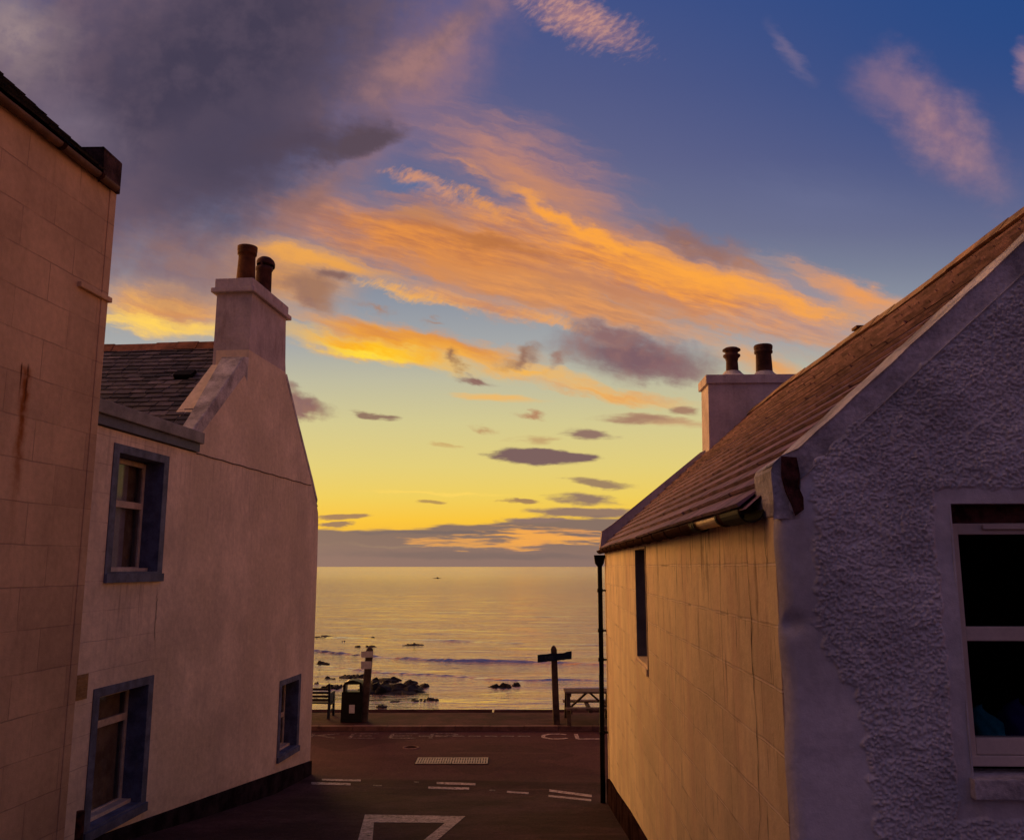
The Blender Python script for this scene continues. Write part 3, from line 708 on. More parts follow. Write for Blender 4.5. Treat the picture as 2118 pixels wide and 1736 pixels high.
def letters(word, x0, pitch, wd, y0, y1, m, thick=0.11):
    for i, ch in enumerate(word):
        b = MB(); X0 = x0 + i * pitch; z = -4.3 + 0.006
        for (p, q) in LET[ch]:
            A = Vector((X0 + p[0] * wd, y0 + p[1] * (y1 - y0), z)); C = Vector((X0 + q[0] * wd, y0 + q[1] * (y1 - y0), z))
            d = (C - A).normalized(); n = Vector((-d.y, d.x, 0)) * thick / 2
            b.poly([A - n, C - n, C + n, A + n]); z += 0.0004
        b.build('painted_letter', m, road, fix=False)
letters('KEEP', at_z(645, 1527, -4.3)[0] - 0.1, 1.03, 0.66, 22.95, 23.55, M_paintw, 0.09)
letters('CLEAR', at_z(1124, 1527, -4.3)[0], 0.86, 0.6, 22.85, 23.5, M_paint, 0.10)
for i in range(7):
    b = MB(); x0 = 866 + i * 34
    dash(b, x0, 1521.3, x0 + 26, 1521.6, 2.2, 2)
    b.build('edge_line_dash', M_paintw, road, fix=False)
# double gully grating
a, c = at_z(862, 1578, -4.3), at_z(1006, 1567, -4.3)
g = thing('drain_grating', ((a[0] + c[0]) / 2, (a[1] + c[1]) / 2, -4.296), 0, 'wide pale worn iron double drain grating set across the shore road', 'drain grating')
gw, gd = 0.80, 0.62
for sx in (-1, 1):
    f = MB(); x0, x1 = (-gw, -0.01) if sx < 0 else (0.01, gw)
    f.box(x0, x1, -gd / 2, -gd / 2 + 0.05, 0.0, 0.012); f.box(x0, x1, gd / 2 - 0.05, gd / 2, 0.0, 0.012)
    f.box(x0, x0 + 0.04, -gd / 2 + 0.05, gd / 2 - 0.05, 0.0, 0.012); f.box(x1 - 0.04, x1, -gd / 2 + 0.05, gd / 2 - 0.05, 0.0, 0.012)
    f.build('grate_frame', M_grate, g)
    f = MB(); n = 12
    for i in range(n):
        xx = x0 + 0.05 + (x1 - x0 - 0.1) * (i + 0.5) / n
        f.box(xx - 0.018, xx + 0.018, -gd / 2 + 0.052, gd / 2 - 0.052, 0.001, 0.011)
    f.box(x0 + 0.045, x1 - 0.045, -0.02, 0.02, -0.001, 0.008)
    f.build('grate_bars', M_grate, g)
f = MB(); f.box(-gw - 0.02, gw + 0.02, -gd / 2 - 0.02, gd / 2 + 0.02, -0.03, 0.0005); f.build('gully_pit', M_black, g)
a = at_z(850, 1544.5, -4.3)
mh = thing('stopcock_cover', (a[0], a[1], -4.297), 0, 'small round iron cover in the road left of the drain grating', 'manhole cover')
f = MB(); f.lathe(0, 0, [(0.0, 0.006), (0.13, 0.006), (0.14, 0.0)], 20); f.build('lid', M_plinth2, mh)
f = MB(); f.lathe(0, 0, [(0.145, 0.0), (0.145, 0.008), (0.2, 0.008), (0.21, 0.0)], 20); f.build('rim', M_kerb, mh)

# ------------------------------------------------------------------ roof slates, gutters
def slates(mb, o, ax, up, nrm, length, run, exp=0.2, wd=0.3, thick=0.012, jit=0.012, skip=(), gap=0.005, wob=0.004, wave=0.0):
    ax, up, nrm, o = Vector(ax), Vector(up), Vector(nrm), Vector(o)
    rows = int(run / exp)
    for r in range(rows + 1):
        s0 = r * exp; s1 = min(s0 + exp * 1.25, run + 0.02); x = -wd * (0.5 if r % 2 else 0.0) - random.random() * 0.05
        while x < length:
            ww = wd * random.uniform(0.86, 1.12); a = max(0, x + gap / 2); c = min(length, x + ww - gap / 2); x += ww
            if c - a < 0.03: continue
            if any(abs(s0 - q[1]) < exp * 0.6 and a < q[0] < c for q in skip): continue
            j = random.uniform(-jit, jit) + wave * math.sin(a * 0.9 + r * 1.7) * math.sin(a * 0.37 + r * 0.8); lf = thick * 1.9 + random.uniform(-wob, wob); tl = thick * 0.1
            p = [o + ax * a + up * (s0 + j) + nrm * lf, o + ax * c + up * (s0 + j + random.uniform(-.006, .006)) + nrm * (lf + random.uniform(-wob, wob) * 0.6),
                 o + ax * c + up * s1 + nrm * tl, o + ax * a + up * s1 + nrm * tl]
            dn = [p[0] - nrm * (thick + 0.004), p[1] - nrm * (thick + 0.004)]
            mb.raw(p + dn, [(0, 1, 2, 3), (0, 4, 5, 1), (0, 3, 4), (1, 5, 2)])
def half_gutter(mb, x, z, y0, y1, r, n=10, th=0.006):
    for (ra, fl) in ((r, 0), (r - th, 1)):
        pts = [(x + ra * math.cos(t), z + ra * math.sin(t)) for t in [math.pi + math.pi * k / n for k in range(n + 1)]]
        for k in range(n):
            mb.poly([(pts[k][0], y0, pts[k][1]), (pts[k + 1][0], y0, pts[k + 1][1]), (pts[k + 1][0], y1, pts[k + 1][1]), (pts[k][0], y1, pts[k][1])], True)
    for yy in (y0, y1):
        for k in range(n):
            t0, t1 = math.pi + math.pi * k / n, math.pi + math.pi * (k + 1) / n
            mb.poly([(x + q * math.cos(t), yy, z + q * math.sin(t)) for q, t in ((r, t0), (r, t1), (r - th, t1), (r - th, t0))])
    for sg in (1, -1): mb.poly([(x + sg * r, y0, z), (x + sg * r, y1, z), (x + sg * (r - th), y1, z), (x + sg * (r - th), y0, z)])

# ------------------------------------------------------------------ near house on the left
SL = 0.10
rotL = -math.atan(SL)
eL = Vector((math.sin(-rotL), math.cos(-rotL), 0))
nearx = -6.0
N = thing('cream_block_house', Vector((nearx, 0, 0)) + eL * N_OFF[1] + Vector((0, 0, N_OFF[2])), rotL, 'tall cream painted block house at the left edge with rust streaks and a gutter', 'house')
NEND = 10.25
b = MB(N_OFF)
b.prism([(-2.0, -4.2), (NEND - 0.14, -4.2), (NEND - 0.14, 4.68), (-2.0, 4.68)], 'x', -0.5, 0.0)
b.box(-6.0, -0.501, -2.0, NEND - 0.002, -4.2, 4.66)
b.build('wall', M_cream, N)
b = MB(N_OFF); b.box(-0.5, 0.012, NEND - 0.14, NEND, -4.2, 4.66); b.build('corner_margin', M_cream, N, bevel=0.012)
b = MB(N_OFF); b.box(-0.2, 0.05, 9.63, NEND + 0.03, 3.20, 3.265); b.build('string_course', M_cream, N, bevel=0.012)
b = MB(N_OFF)
sN = 0.92; upN = Vector((-1, 0, sN)).normalized(); nN = Vector((sN, 0, 1)).normalized()
slates(b, (0.08, -2.0, 4.72), (0, 1, 0), upN, nN, 11.83, 4.2, 0.22, 0.32, 0.016)
b.poly([(0.10, -2, 4.65), (0.10, 9.9, 4.65), (-3, 9.9, 4.65 + 3.1 * sN), (-3, -2, 4.65 + 3.1 * sN)])
b.poly([(-6.1, -2, 4.65), (-6.1, 9.9, 4.65), (-3, 9.9, 4.65 + 3.1 * sN), (-3, -2, 4.65 + 3.1 * sN)])
b.build('roof', M_dark, N)
b = MB(N_OFF)
b.prism([(0.05, 4.61), (0.05, 5.02), (0.03, 5.045), (-0.33, 5.06), (-3.0, 5.11 + 2.67 * sN), (-5.7, 5.10), (-6.06, 5.05), (-6.06, 4.58)], 'y', 9.86, NEND + 0.01)
b.build('skew', M_nskew, N, bevel=0.015)
gt = MB(N_OFF); half_gutter(gt, 0.075, 4.645, -2.0, NEND - 0.13, 0.056); go = gt.build('gutter', M_tan, N)
for y in (6.7, 9.0, 9.75):
    k = MB(N_OFF); half_gutter(k, 0.075, 4.647, y - 0.03, y + 0.03, 0.065); k.build('gutter_joint', M_plinth2, go)
b = MB(N_OFF); b.tube([(0.09, 10.40, -3.6), (0.09, 10.40, -2.72)], 0.045, 12); b.build('rusty_pipe', M_rust, N)

# ------------------------------------------------------------------ white gable house on the left
lx = -6.164
H = thing('white_gable_house', Vector((lx, 0, 0)) + eL * L_OFF[1] + Vector((0, 0, L_OFF[2])), rotL, 'white rendered house on the left with blue window surrounds and a gable chimney', 'house')
wins = [dict(y=(10.93, 12.36), zt=(1.56, 1.56), zb=(-0.20, -0.20), m=0.13, sill=0.02, tr=0.83, kind=1),
        dict(y=(10.90, 12.34), zt=(-1.465, -1.465), zb=(-3.22, -3.22), m=0.13, sill=0.06, tr=-1.98, kind=2),
        dict(y=(17.19, 18.39), zt=(-2.16, -2.16), zb=(-3.66, -3.66), m=0.12, sill=0.05, tr=-2.93, kind=3)]
holes = []
for q in wins:
    y0, y1, z0, z1 = q['y'][0] + q['m'], q['y'][1] - q['m'], q['zb'][0] + q['m'], q['zt'][0] - q['m'] * 0.8
    q['op'] = (y0, y1, z0, z1); holes.append([(y0, z0), (y1, z0), (y1, z1), (y0, z1)])
outline = [(10.2, -4.7), (19.19, -4.7), (19.17, 0.0), (19.13, 1.0), (19.10, 1.16), (18.98, 1.36), (18.63, 1.75), (17.6, 2.84), (16.82, 3.68), (16.78, 3.80), (14.95, 3.80), (14.95, 3.52), (14.80, 3.50),
           (13.12, 1.98), (13.19, 1.72), (10.2, 1.72)]
b = MB(L_OFF); b.prism(outline, 'x', -0.6, 0.0, holes)
b.box(-6.2, -0.602, 13.2, 19.05, -4.7, 1.9); b.box(-6.2, -0.603, 10.2, 13.19, -4.7, 1.70)
b.build('wall', M_white, H)
b = MB(L_OFF)                                                 # slates of the slope that faces up the street
yE, zE, yR, zR = 13.05, 1.98, 15.84, 4.13
Ls = math.hypot(yR - yE, zR - zE); upH = Vector((0, (yR - yE) / Ls, (zR - zE) / Ls)); nH = Vector((0, -upH.z, upH.y))
slates(b, (-6.4, yE, zE), (1, 0, 0), upH, nH, 6.23, Ls, 0.165, 0.30, 0.011, gap=0.016, skip=[(6.4 - 1.05, 0.165 * 12)])
b.poly([(-6.4, yE, zE - 0.02), (-0.3, yE, zE - 0.02), (-0.3, yR, zR - 0.02), (-6.4, yR, zR - 0.02)])
b.poly([(-6.4, 19.1, 1.3), (-0.01, 19.1, 1.3), (-0.01, yR, zR - 0.02), (-6.4, yR, zR - 0.02)])
b.build('roof', M_slate, H)
b = MB(L_OFF)
for i in range(14):                                           # ridge tiles
    x0 = -6.4 + i * 0.42
    if x0 + 0.41 > -0.6: break
    z = zR + 0.0 + 0.012 * math.sin(i * 1.3)
    b.prism([(yR - 0.16, z - 0.10), (yR - 0.03, z + 0.075), (yR + 0.03, z + 0.075), (yR + 0.16, z - 0.10)], 'x', x0, x0 + 0.412)
b.build('ridge_tiles', M_ridge, H)
b = MB(L_OFF)                                                 # small roof vent among the slates
vo = Vector((-1.05, yE, zE)) + upH * (0.165 * 12.6) + nH * 0.03
Mv = Matrix(((1, 0, 0, vo.x), (0, upH.y, nH.y, vo.y), (0, upH.z, nH.z, vo.z), (0, 0, 0, 1)))
b.box(-0.17, 0.17, -0.02, 0.18, -0.02, 0.05, Mv); b.build('roof_vent', M_black, H, bevel=0.008)
b = MB(L_OFF)                                                 # raised coping on the near slope
b.prism([(13.02, 1.93), (13.03, 2.07), (13.35, 2.33), (14.76, 3.62), (14.96, 3.66), (14.96, 3.2), (14.82, 3.30), (13.2, 1.93)], 'x', -0.40, 0.006)
b.v = [Vector((v.x if v.x > 0 else v.x * (0.42 + 0.58 * min(1, max(0, (v.y - 13.0) / 1.9))), v.y, v.z)) for v in b.v]
b.build('skew', M_skewp, H, bevel=0.02)
b = MB(L_OFF)
b.prism([(16.80, 3.72), (17.6, 2.86), (18.64, 1.77), (19.0, 1.38), (19.02, 1.45), (18.68, 1.84), (17.63, 2.93), (16.85, 3.78)], 'x', -0.4, 0.004)
b.build('far_skew', M_skewp, H)
ch = MB(L_OFF)
ch.prism([(14.95, 3.2), (16.77, 3.2), (16.74, 3.9), (16.66, 4.86), (14.97, 4.86)], 'x', -0.66, -0.602)
ch.prism([(14.95, 3.80), (16.78, 3.80), (16.74, 4.0), (16.66, 4.86), (14.97, 4.86)], 'x', -0.602, 0.0)
cho = ch.build('chimney', M_chim, H)
b = MB(L_OFF); b.box(-0.74, 0.07, 14.87, 16.80, 4.86, 4.95); b.box(-0.69, 0.02, 14.92, 16.74, 4.95, 5.13); b.build('chimney_cap', M_chim, cho, bevel=0.02)
b = MB(L_OFF); b.lathe(-0.33, 15.42, [(0.175, 5.10), (0.172, 5.3), (0.155, 5.66), (0.155, 5.74), (0.175, 5.745), (0.178, 5.80), (0.172, 5.81), (0.182, 5.82), (0.184, 5.90), (0.165, 5.905), (0.14, 5.90), (0.13, 5.3)]); b.build('chimney_pot', M_pot, cho)
b = MB(L_OFF); b.lathe(-0.33, 16.25, [(0.16, 5.10), (0.155, 5.3), (0.15, 5.72), (0.16, 5.73), (0.16, 5.80), (0.145, 5.80), (0.13, 5.3)]); hp = b.build('hooded_pot', M_potd, cho)
b = MB(L_OFF)                                                 # hood: a lopsided dome on three stubs, open towards the sea
b.lathe(0, 0, [(0.178, 0.0), (0.182, 0.05), (0.165, 0.10), (0.11, 0.15), (0.04, 0.17), (0.0, 0.172)], 20)
b.v = [Vector((-0.33 + v.x * 0.95, 16.32 + v.y * 1.25, 5.86 + v.z - 0.20 * max(0, v.y - 0.02))) for v in b.v]
for yy, xx in ((16.12, -0.33), (16.36, -0.22), (16.36, -0.44)): b.box(xx - 0.02, xx + 0.02, yy - 0.02, yy + 0.02, 5.76, 5.92)
b.build('pot_cowl', M_potd, cho)
# flat-roofed wing: fascia and roof edge
b = MB(L_OFF); b.box(-6.0, 0.05, 10.22, 13.20, 1.735, 1.86); fa = b.build('fascia', M_fascia, H)
b = MB(L_OFF); b.box(-6.0, 0.10, 10.22, 13.24, 1.862, 2.035); b.build('flat_roof', M_flat, H, bevel=0.012)
b = MB(L_OFF)
pts = [(13.2 + (18.55 - 13.2) * i / 24, 1.715 + 0.006 * math.sin(i * 1.9)) for i in range(25)]
for i in range(24): b.bar((0.002, pts[i][0], pts[i][1]), (0.002, pts[i + 1][0] + 0.005, pts[i + 1][1]), 0.016, 0.018)
b.build('drip_line', M_line, H)
def crack(pts, wdt, off, x, parent, name='crack'):
    b = MB(off); P = []
    for i in range(len(pts) - 1):
        for k in range(6):
            t = k / 6; P.append((pts[i][0] + (pts[i + 1][0] - pts[i][0]) * t + random.uniform(-.012, .012), pts[i][1] + (pts[i + 1][1] - pts[i][1]) * t))
    P.append(pts[-1])
    ww = [wdt * random.uniform(0.4, 1.2) * min(1, 3 * (i + 0.5) / len(P), 3 * (len(P) - i) / len(P)) for i in range(len(P))]
    s = 1 if x > -0.0001 and off is not R_OFF else -1
    for i in range(len(P) - 1):
        b.poly([(x, P[i][0] - ww[i], P[i][1]), (x, P[i + 1][0] - ww[i + 1], P[i + 1][1]), (x, P[i + 1][0] + ww[i + 1], P[i + 1][1]), (x, P[i][0] + ww[i], P[i][1])])
    return b.build(name, M_crack, parent, fix=False)
crack([(12.27, -0.22), (12.29, -0.5), (12.28, -0.9), (12.36, -1.25)], 0.006, L_OFF, 0.004, H)
# windows
for q in wins:
    y0, y1, z0, z1 = q['op']; Y0, Y1, Z0, Z1 = q['y'][0], q['y'][1], q['zb'][0], q['zt'][0]
    b = MB(L_OFF)
    b.prism([(Y0, Z0), (Y1, Z0), (Y1, Z1), (Y0, Z1)], 'x', 0.003, 0.012, [[(y0, z0), (y1, z0), (y1, z1), (y0, z1)]])
    e = 0.006
    D = -0.30
    b.box(D, 0.0115, y0, y0 + e, z0, z1); b.box(D, 0.0115, y1 - e, y1, z0, z1); b.box(D, 0.0115, y0 + e, y1 - e, z1 - e, z1); b.box(D, 0.0115, y0 + e, y1 - e, z0, z0 + e)
    b.box(0.012, 0.045, Y0, Y1, Z0, z0 - 0.02)
    wd = b.build('window', M_blue, H)
    fx = -0.26; fw = 0.06
    b = MB(L_OFF); a0, a1, c0, c1 = y0 + e, y1 - e, z0 + e, z1 - e - 0.02
    b.box(fx - .05, fx, a0, a0 + fw, c0, c1); b.box(fx - .05, fx, a1 - fw, a1, c0, c1); b.box(fx - .05, fx, a0 + fw, a1 - fw, c1 - fw, c1); b.box(fx - .05, fx, a0 + fw, a1 - fw, c0, c0 + fw)
    tz = q['tr']; b.box(fx - .05, fx + 0.012, a0 + fw, a1 - fw, tz - 0.045, tz + 0.045)
    if q['kind'] == 3: b.box(fx - .05, fx + 0.01, (a0 + a1) / 2 - 0.02, (a0 + a1) / 2 + 0.02, c0 + fw, tz - 0.045)
    b.build('frame', M_frame, wd, bevel=0.004)
    b = MB(L_OFF); b.box(fx - .04, fx + 0.13, a0 + 0.001, a1 - 0.001, z0 + e, z0 + e + 0.045); b.build('inner_sill', M_frame, wd, bevel=0.004)
    for (p0, p1) in ((c0 + fw, tz - 0.045), (tz + 0.045, c1 - fw)):
        b = MB(L_OFF); b.box(fx - .028, fx - .022, a0 + fw, a1 - fw, p0, p1); b.build('pane', M_glass, wd)
    b = MB(L_OFF)
    kx = a0 + (a1 - a0) * (0.70 if q['kind'] == 1 else 0.9)
    for k in range(14):                                       # soft folds
        ya, yb = a0 + (kx - a0) * k / 14, a0 + (kx - a0) * (k + 1) / 14; xo = -0.325 + 0.006 * math.sin(k * 1.9)
        xn = -0.325 + 0.006 * math.sin((k + 1) * 1.9)
        b.poly([(xo, ya, z0), (xn, yb, z0), (xn, yb, z1), (xo, ya, z1)], True); b.poly([(xo - .01, ya, z0), (xn - .01, yb, z0), (xn - .01, yb, z1), (xo - .01, ya, z1)], True)
    b.build('blind', M_curt if q['kind'] == 1 else M_curt2, wd)
    b = MB(L_OFF); b.box(-0.40, -0.385, kx - 0.1, a1, z0, z1); b.build('curtain', M_curt2, wd)
    b = MB(L_OFF); b.box(-0.59, -0.57, a0, a1, z0, z1); b.build('room_back', M_room, wd)
b = MB(L_OFF)                                                  # plinth follows the hill
b.prism([(10.2, -3.13), (12.4, -3.34), (15.8, -3.68), (19.22, -4.03), (19.22, -4.8), (10.2, -4.8)], 'x', -0.3, 0.035)
b.build('plinth', M_plinth, H, bevel=0.01)
b = MB(L_OFF)
for i in range(6): b.box(0.0, 0.022, 10.44, 10.74, -1.53 + i * 0.045, -1.505 + i * 0.045)
b.box(0.0, 0.010, 10.42, 10.76, -1.55, -1.26); b.build('vent_grille', M_vent, H)

# ------------------------------------------------------------------ roughcast cottage on the right
SR = 0.034; rx = 1.1417; rotR = -math.atan(SR)
eR = Vector((math.sin(-rotR), math.cos(-rotR), 0))
C = thing('roughcast_cottage', Vector((rx, 0, 0)) + eR * R_OFF[1] + Vector((0, 0, R_OFF[2])), rotR, 'low slate roofed cottage on the right with roughcast gable and stained cream side wall', 'cottage')
YF = 15.85; Y0c = 4.20; RU, RZ = 2.65, 2.735; EU, EZ = -0.10, 0.30; sl = (RZ - EZ) / (RU - EU)
OPN = (9.60, 10.70, -1.06, 0.20)
b = MB(R_OFF)
b.prism([(Y0c + 0.06, -4.8), (YF, -4.8), (YF, 0.34), (Y0c + 0.06, 0.34)], 'x', 0.0, 0.5, [[(OPN[0], OPN[2]), (OPN[1], OPN[2]), (OPN[1], OPN[3]), (OPN[0], OPN[3])]])
b.build('side_wall', M_side, C)
b = MB(R_OFF)
gab = lambda u: EZ - 0.03 + sl * (min(u, 2 * RU - u) - EU)
b.prism([(0.5, -4.8), (5.3, -4.8), (5.3, gab(0.0)), (RU, gab(RU)), (0.5, gab(0.5))], 'y', YF - 0.5, YF)
b.box(5.0, 5.3, Y0c + 0.7, YF - 0.5, -4.8, 0.3)
b.build('far_gable', M_gable, C)
# ledge of the little window in the side wall
sw = MB(R_OFF); sw.prism([(0.19, OPN[2]), (-0.025, OPN[2] - 0.03), (-0.025, OPN[2] - 0.10), (0.19, OPN[2] - 0.10)], 'y', OPN[0] - 0.03, OPN[1] + 0.02)
swo = sw.build('side_window', M_side, C)
b = MB(R_OFF); b.box(0.16, 0.20, OPN[0], OPN[1], OPN[2], OPN[3]); b.build('window_back', M_room, swo)
b = MB(R_OFF); b.box(0.145, 0.16, OPN[0], OPN[0] + 0.06, OPN[2], OPN[3]); b.box(0.145, 0.16, OPN[1] - 0.06, OPN[1], OPN[2], OPN[3]); b.box(0.145, 0.16, OPN[0] + .06, OPN[1] - .06, OPN[3] - 0.06, OPN[3]); b.box(0.145, 0.16, OPN[0] + .06, OPN[1] - .06, OPN[2], OPN[2] + 0.06); b.build('frame', M_frame, swo)
b = MB(R_OFF); b.box(-0.008, 0.004, OPN[0] - 0.05, OPN[0] - 0.004, OPN[2] - 0.10, OPN[3] + 0.02); b.build('edge_trim', M_curt2, swo)
b = MB(R_OFF); b.box(0.004, 0.143, OPN[1] - 0.012, OPN[1] - 0.002, OPN[2] + 0.002, OPN[3] - 0.002); b.build('reveal_shade', M_fascia, swo)  # dark sheet on the far reveal alone: its shade put in as colour

# near gable: a displaced sheet; roughcast where it is roughcast, smooth margins elsewhere
st = 0.0048
WU0, WU1, WZ0, WZ1 = 0.835, 1.86, -0.95, 0.30
ug = np.arange(0.06, 2.20, st); arc = [(0.0, 0.06), (0.006, 0.034), (0.0175, 0.0175), (0.034, 0.006)]
zg = np.arange(-1.60, 2.45, st)
un = np.concatenate([[a[0] for a in arc], ug]); yn = np.concatenate([[a[1] for a in arc], np.zeros(len(ug))])
nU, nZ = len(un), len(zg)
UU, ZG = np.meshgrid(un, zg); YN = np.repeat(yn[None, :], nZ, 0)
def band(shape, lo, hi, seed):
    r = np.random.default_rng(seed).normal(size=shape); F = np.fft.rfft2(r)
    fy = np.fft.fftfreq(shape[0], st)[:, None]; fx = np.fft.rfftfreq(shape[1], st)[None, :]
    k = np.hypot(fx, fy); F *= np.exp(-(k / hi) ** 4) * (1 - np.exp(-(k / lo) ** 4)); o = np.fft.irfft2(F, shape); return o / o.std()
def stones(shape, per_m2, r0, r1, seed):
    rs = np.random.default_rng(seed); H_ = np.zeros(shape); n = int(shape[0] * shape[1] * st * st * per_m2)
    cy_, cx_ = rs.uniform(0, shape[0], n), rs.uniform(0, shape[1], n); rr = rs.uniform(r0, r1, n) / st; tall = rs.uniform(0.5, 1.0, n); el = rs.uniform(0.65, 1.5, n); tx, ty = rs.normal(0, .25, n), rs.normal(0, .25, n)
    for i in range(n):
        r = rr[i]; k = int(r * 1.5) + 1
        y0, y1, x0, x1 = max(0, int(cy_[i]) - k), min(shape[0], int(cy_[i]) + k + 2), max(0, int(cx_[i]) - k), min(shape[1], int(cx_[i]) + k + 2)
        dy = (np.arange(y0, y1) - cy_[i])[:, None] / r * el[i] ** 0.5; dx = (np.arange(x0, x1) - cx_[i])[None, :] / r / el[i] ** 0.5
        q = np.sqrt(np.clip(1 - dx * dx - dy * dy, 0, 1)) * r * st * tall[i] * (1 + tx[i] * dx + ty[i] * dy)
        np.maximum(H_[y0:y1, x0:x1], q, out=H_[y0:y1, x0:x1])
    return H_
g1 = stones(UU.shape, 9000, 0.0048, 0.0098, 1)
g2, g3 = band(UU.shape, 3, 12, 2), band(UU.shape, 0.5, 4, 3)
bound_z = [-3, -1.23, -0.9, -0.62, -0.42, -0.22, 0.40, 3]; bound_u = [0.40, 0.371, 0.35, 0.335, 0.20, 0.15, 0.172, 0.172]
wob = 0.012 * band(UU.shape, 3, 14, 5)
m1 = np.clip((UU - np.interp(ZG, bound_z, bound_u) + wob) / 0.02, 0, 1)
m2 = np.clip((0.53 + 0.857 * (UU - 0.2137) - ZG + wob) / 0.02, 0, 1)
inside = np.minimum(np.minimum(UU - 0.758, 1.95 - UU), np.minimum(ZG + 1.128, 0.368 - ZG))
m3 = np.clip((-inside + wob * 0.5) / 0.012, 0, 1)
mask = m1 * m2 * m3
h = g1 * 1.55 + g2 * 0.0012 + 0.003
sm = 0.0035 * g3 + 0.0006 * g2
zr = ZG
dent = -0.035 * np.exp(-(((UU - 0.03) / 0.07) ** 2 + ((zr + 0.27) / 0.05) ** 2))
YD = YN + Y0c - (mask * h + sm * np.clip(UU / 0.06, 0, 1) + dent * np.clip(UU / 0.03, 0.2, 1))
UD = UU + (0.004 * g3) * np.clip(1 - UU / 0.08, 0, 1)
idx = np.arange(nU * nZ).reshape(nZ, nU)
Q = np.stack([idx[:-1, :-1], idx[:-1, 1:], idx[1:, 1:], idx[1:, :-1]], -1).reshape(-1, 4)
uc = (UU[:-1, :-1] + UU[1:, 1:]).ravel() / 2; zc_ = (ZG[:-1, :-1] + ZG[1:, 1:]).ravel() / 2
keep = ~((uc > WU0) & (uc < WU1) & (zc_ > WZ0) & (zc_ < WZ1)) & (zc_ < np.array(0.575 + sl * (uc - 0.145) - 0.0))
grid_obj('gable_wall', UD - R_OFF[0], YD - R_OFF[1], ZG - R_OFF[2], Q[keep], M_gable, C)
b = MB(R_OFF)                                                 # wall core behind the coat, and its lower part
b.prism([(0.5, -4.8), (5.3, -4.8), (5.3, 0.2), (RU, gab(RU) - 0.05), (0.5, gab(0.5) - 0.05)], 'y', Y0c + 0.17, Y0c + 0.6, [[(WU0, WZ0), (WU1, WZ0), (WU1, WZ1), (WU0, WZ1)]])
b.box(0.062, 5.3, Y0c + 0.002, Y0c + 0.168, -4.8, -1.59)
b.box(2.19, 5.3, Y0c + 0.002, Y0c + 0.168, -1.588, 0.2)
b.prism([(2.19, 0.202), (5.3, 0.202), (RU, 2.5), (2.19, 2.12)], 'y', Y0c + 0.002, Y0c + 0.168)
b.build('wall_core', M_gable, C)
# slates (the old ridge sags a little towards the street end)
def sag(v):
    k = min(1.0, max(0.0, (v.x - EU) / (RU - EU)))
    return Vector((v.x, v.y, v.z - k * (0.0058 * (15.4 - v.y) + 0.012 * math.sin(v.y * 0.9))))
b = MB(R_OFF)
Lr = math.hypot(RU - EU, RZ - EZ); upR = Vector(((RU - EU) / Lr, 0, (RZ - EZ) / Lr)); nR = Vector((-upR.z, 0, upR.x))
slates(b, (EU, Y0c + 0.31, EZ), (0, 1, 0), upR, nR, YF - 0.25 - Y0c - 0.31, Lr, 0.178, 0.36, 0.018, 0.003, gap=0.003, wob=0.0015, wave=0.012)
b.poly([(EU, Y0c + 0.2, EZ - 0.01), (EU, YF - .2, EZ - 0.01), (RU, YF - .2, RZ - 0.01), (RU, Y0c + 0.2, RZ - 0.01)])
b.poly([(2 * RU - EU, Y0c + 0.2, EZ), (2 * RU - EU, YF - .2, EZ), (RU, YF - .2, RZ - 0.01), (RU, Y0c + 0.2, RZ - 0.01)])
b.build('roof', M_rslate, C, tilt=sag)
b = MB(R_OFF); y = Y0c + 0.15
while y < YF - 0.5:
    z = RZ + 0.01 * math.sin(y * 2.1)
    b.prism([(RU - 0.15, z - 0.07), (RU - 0.05, z + 0.05), (RU + 0.05, z + 0.05), (RU + 0.15, z - 0.07)], 'y', y + 0.004, y + 0.446 + random.uniform(-.004, .003)); y += 0.45
b.build('ridge_tiles', M_ridge2, C, tilt=sag)
d = ray(1775, 690); Yv = d[1] * RZ / d[2]
b = MB(R_OFF); b.box(RU - 0.06, RU + 0.06, Yv - 0.06, Yv + 0.06, RZ + 0.0, RZ + 0.06); b.box(RU - 0.085, RU + 0.085, Yv - 0.085, Yv + 0.085, RZ + 0.06, RZ + 0.095); b.build('ridge_vent', M_pot, C, bevel=0.008, tilt=sag)
# skews
def skew_near():
    n = 26; top = []; bot = []
    for i in range(n + 1):
        u = 0.12 + (RU - 0.12) * i / n
        top.append((u, 0.553 + sl * (u - 0.12) + 0.020 + 0.004 * math.sin(i * 2.3)))
        bot.append((u, 0.553 + sl * (u - 0.12) - 0.135))
    return [(-0.006, 0.24), (-0.016, 0.32), (-0.022, 0.46), (-0.01, 0.492), (0.04, 0.525)] + top + bot[::-1] + [(0.10, 0.24)]
b = MB(R_OFF); b.prism(skew_near(), 'y', Y0c - 0.005, Y0c + 0.33); b.build('near_skew', M_skewp, C, bevel=0.012)
b = MB(R_OFF); b.prism([(2 * RU - u, z) for u, z in [(-0.03, 0.3), (-0.03, 0.48), (RU, RZ + 0.1), (RU, RZ - 0.1)]], 'y', Y0c - 0.01, Y0c + 0.2); b.build('rear_skew', M_skewp, C)
b = MB(R_OFF)                                                 # skewputt: bare broken stone at its corner
bm_pts = [(0.035, 0.525), (0.10, 0.52), (0.115, 0.44), (0.105, 0.38), (0.125, 0.33), (0.12, 0.275), (0.085, 0.25), (0.07, 0.30), (0.045, 0.36), (0.03, 0.43)]
b.prism(bm_pts, 'y', Y0c - 0.024, Y0c + 0.03); b.build('broken_stone', M_stone, C, bevel=0.006)
b = MB(R_OFF)
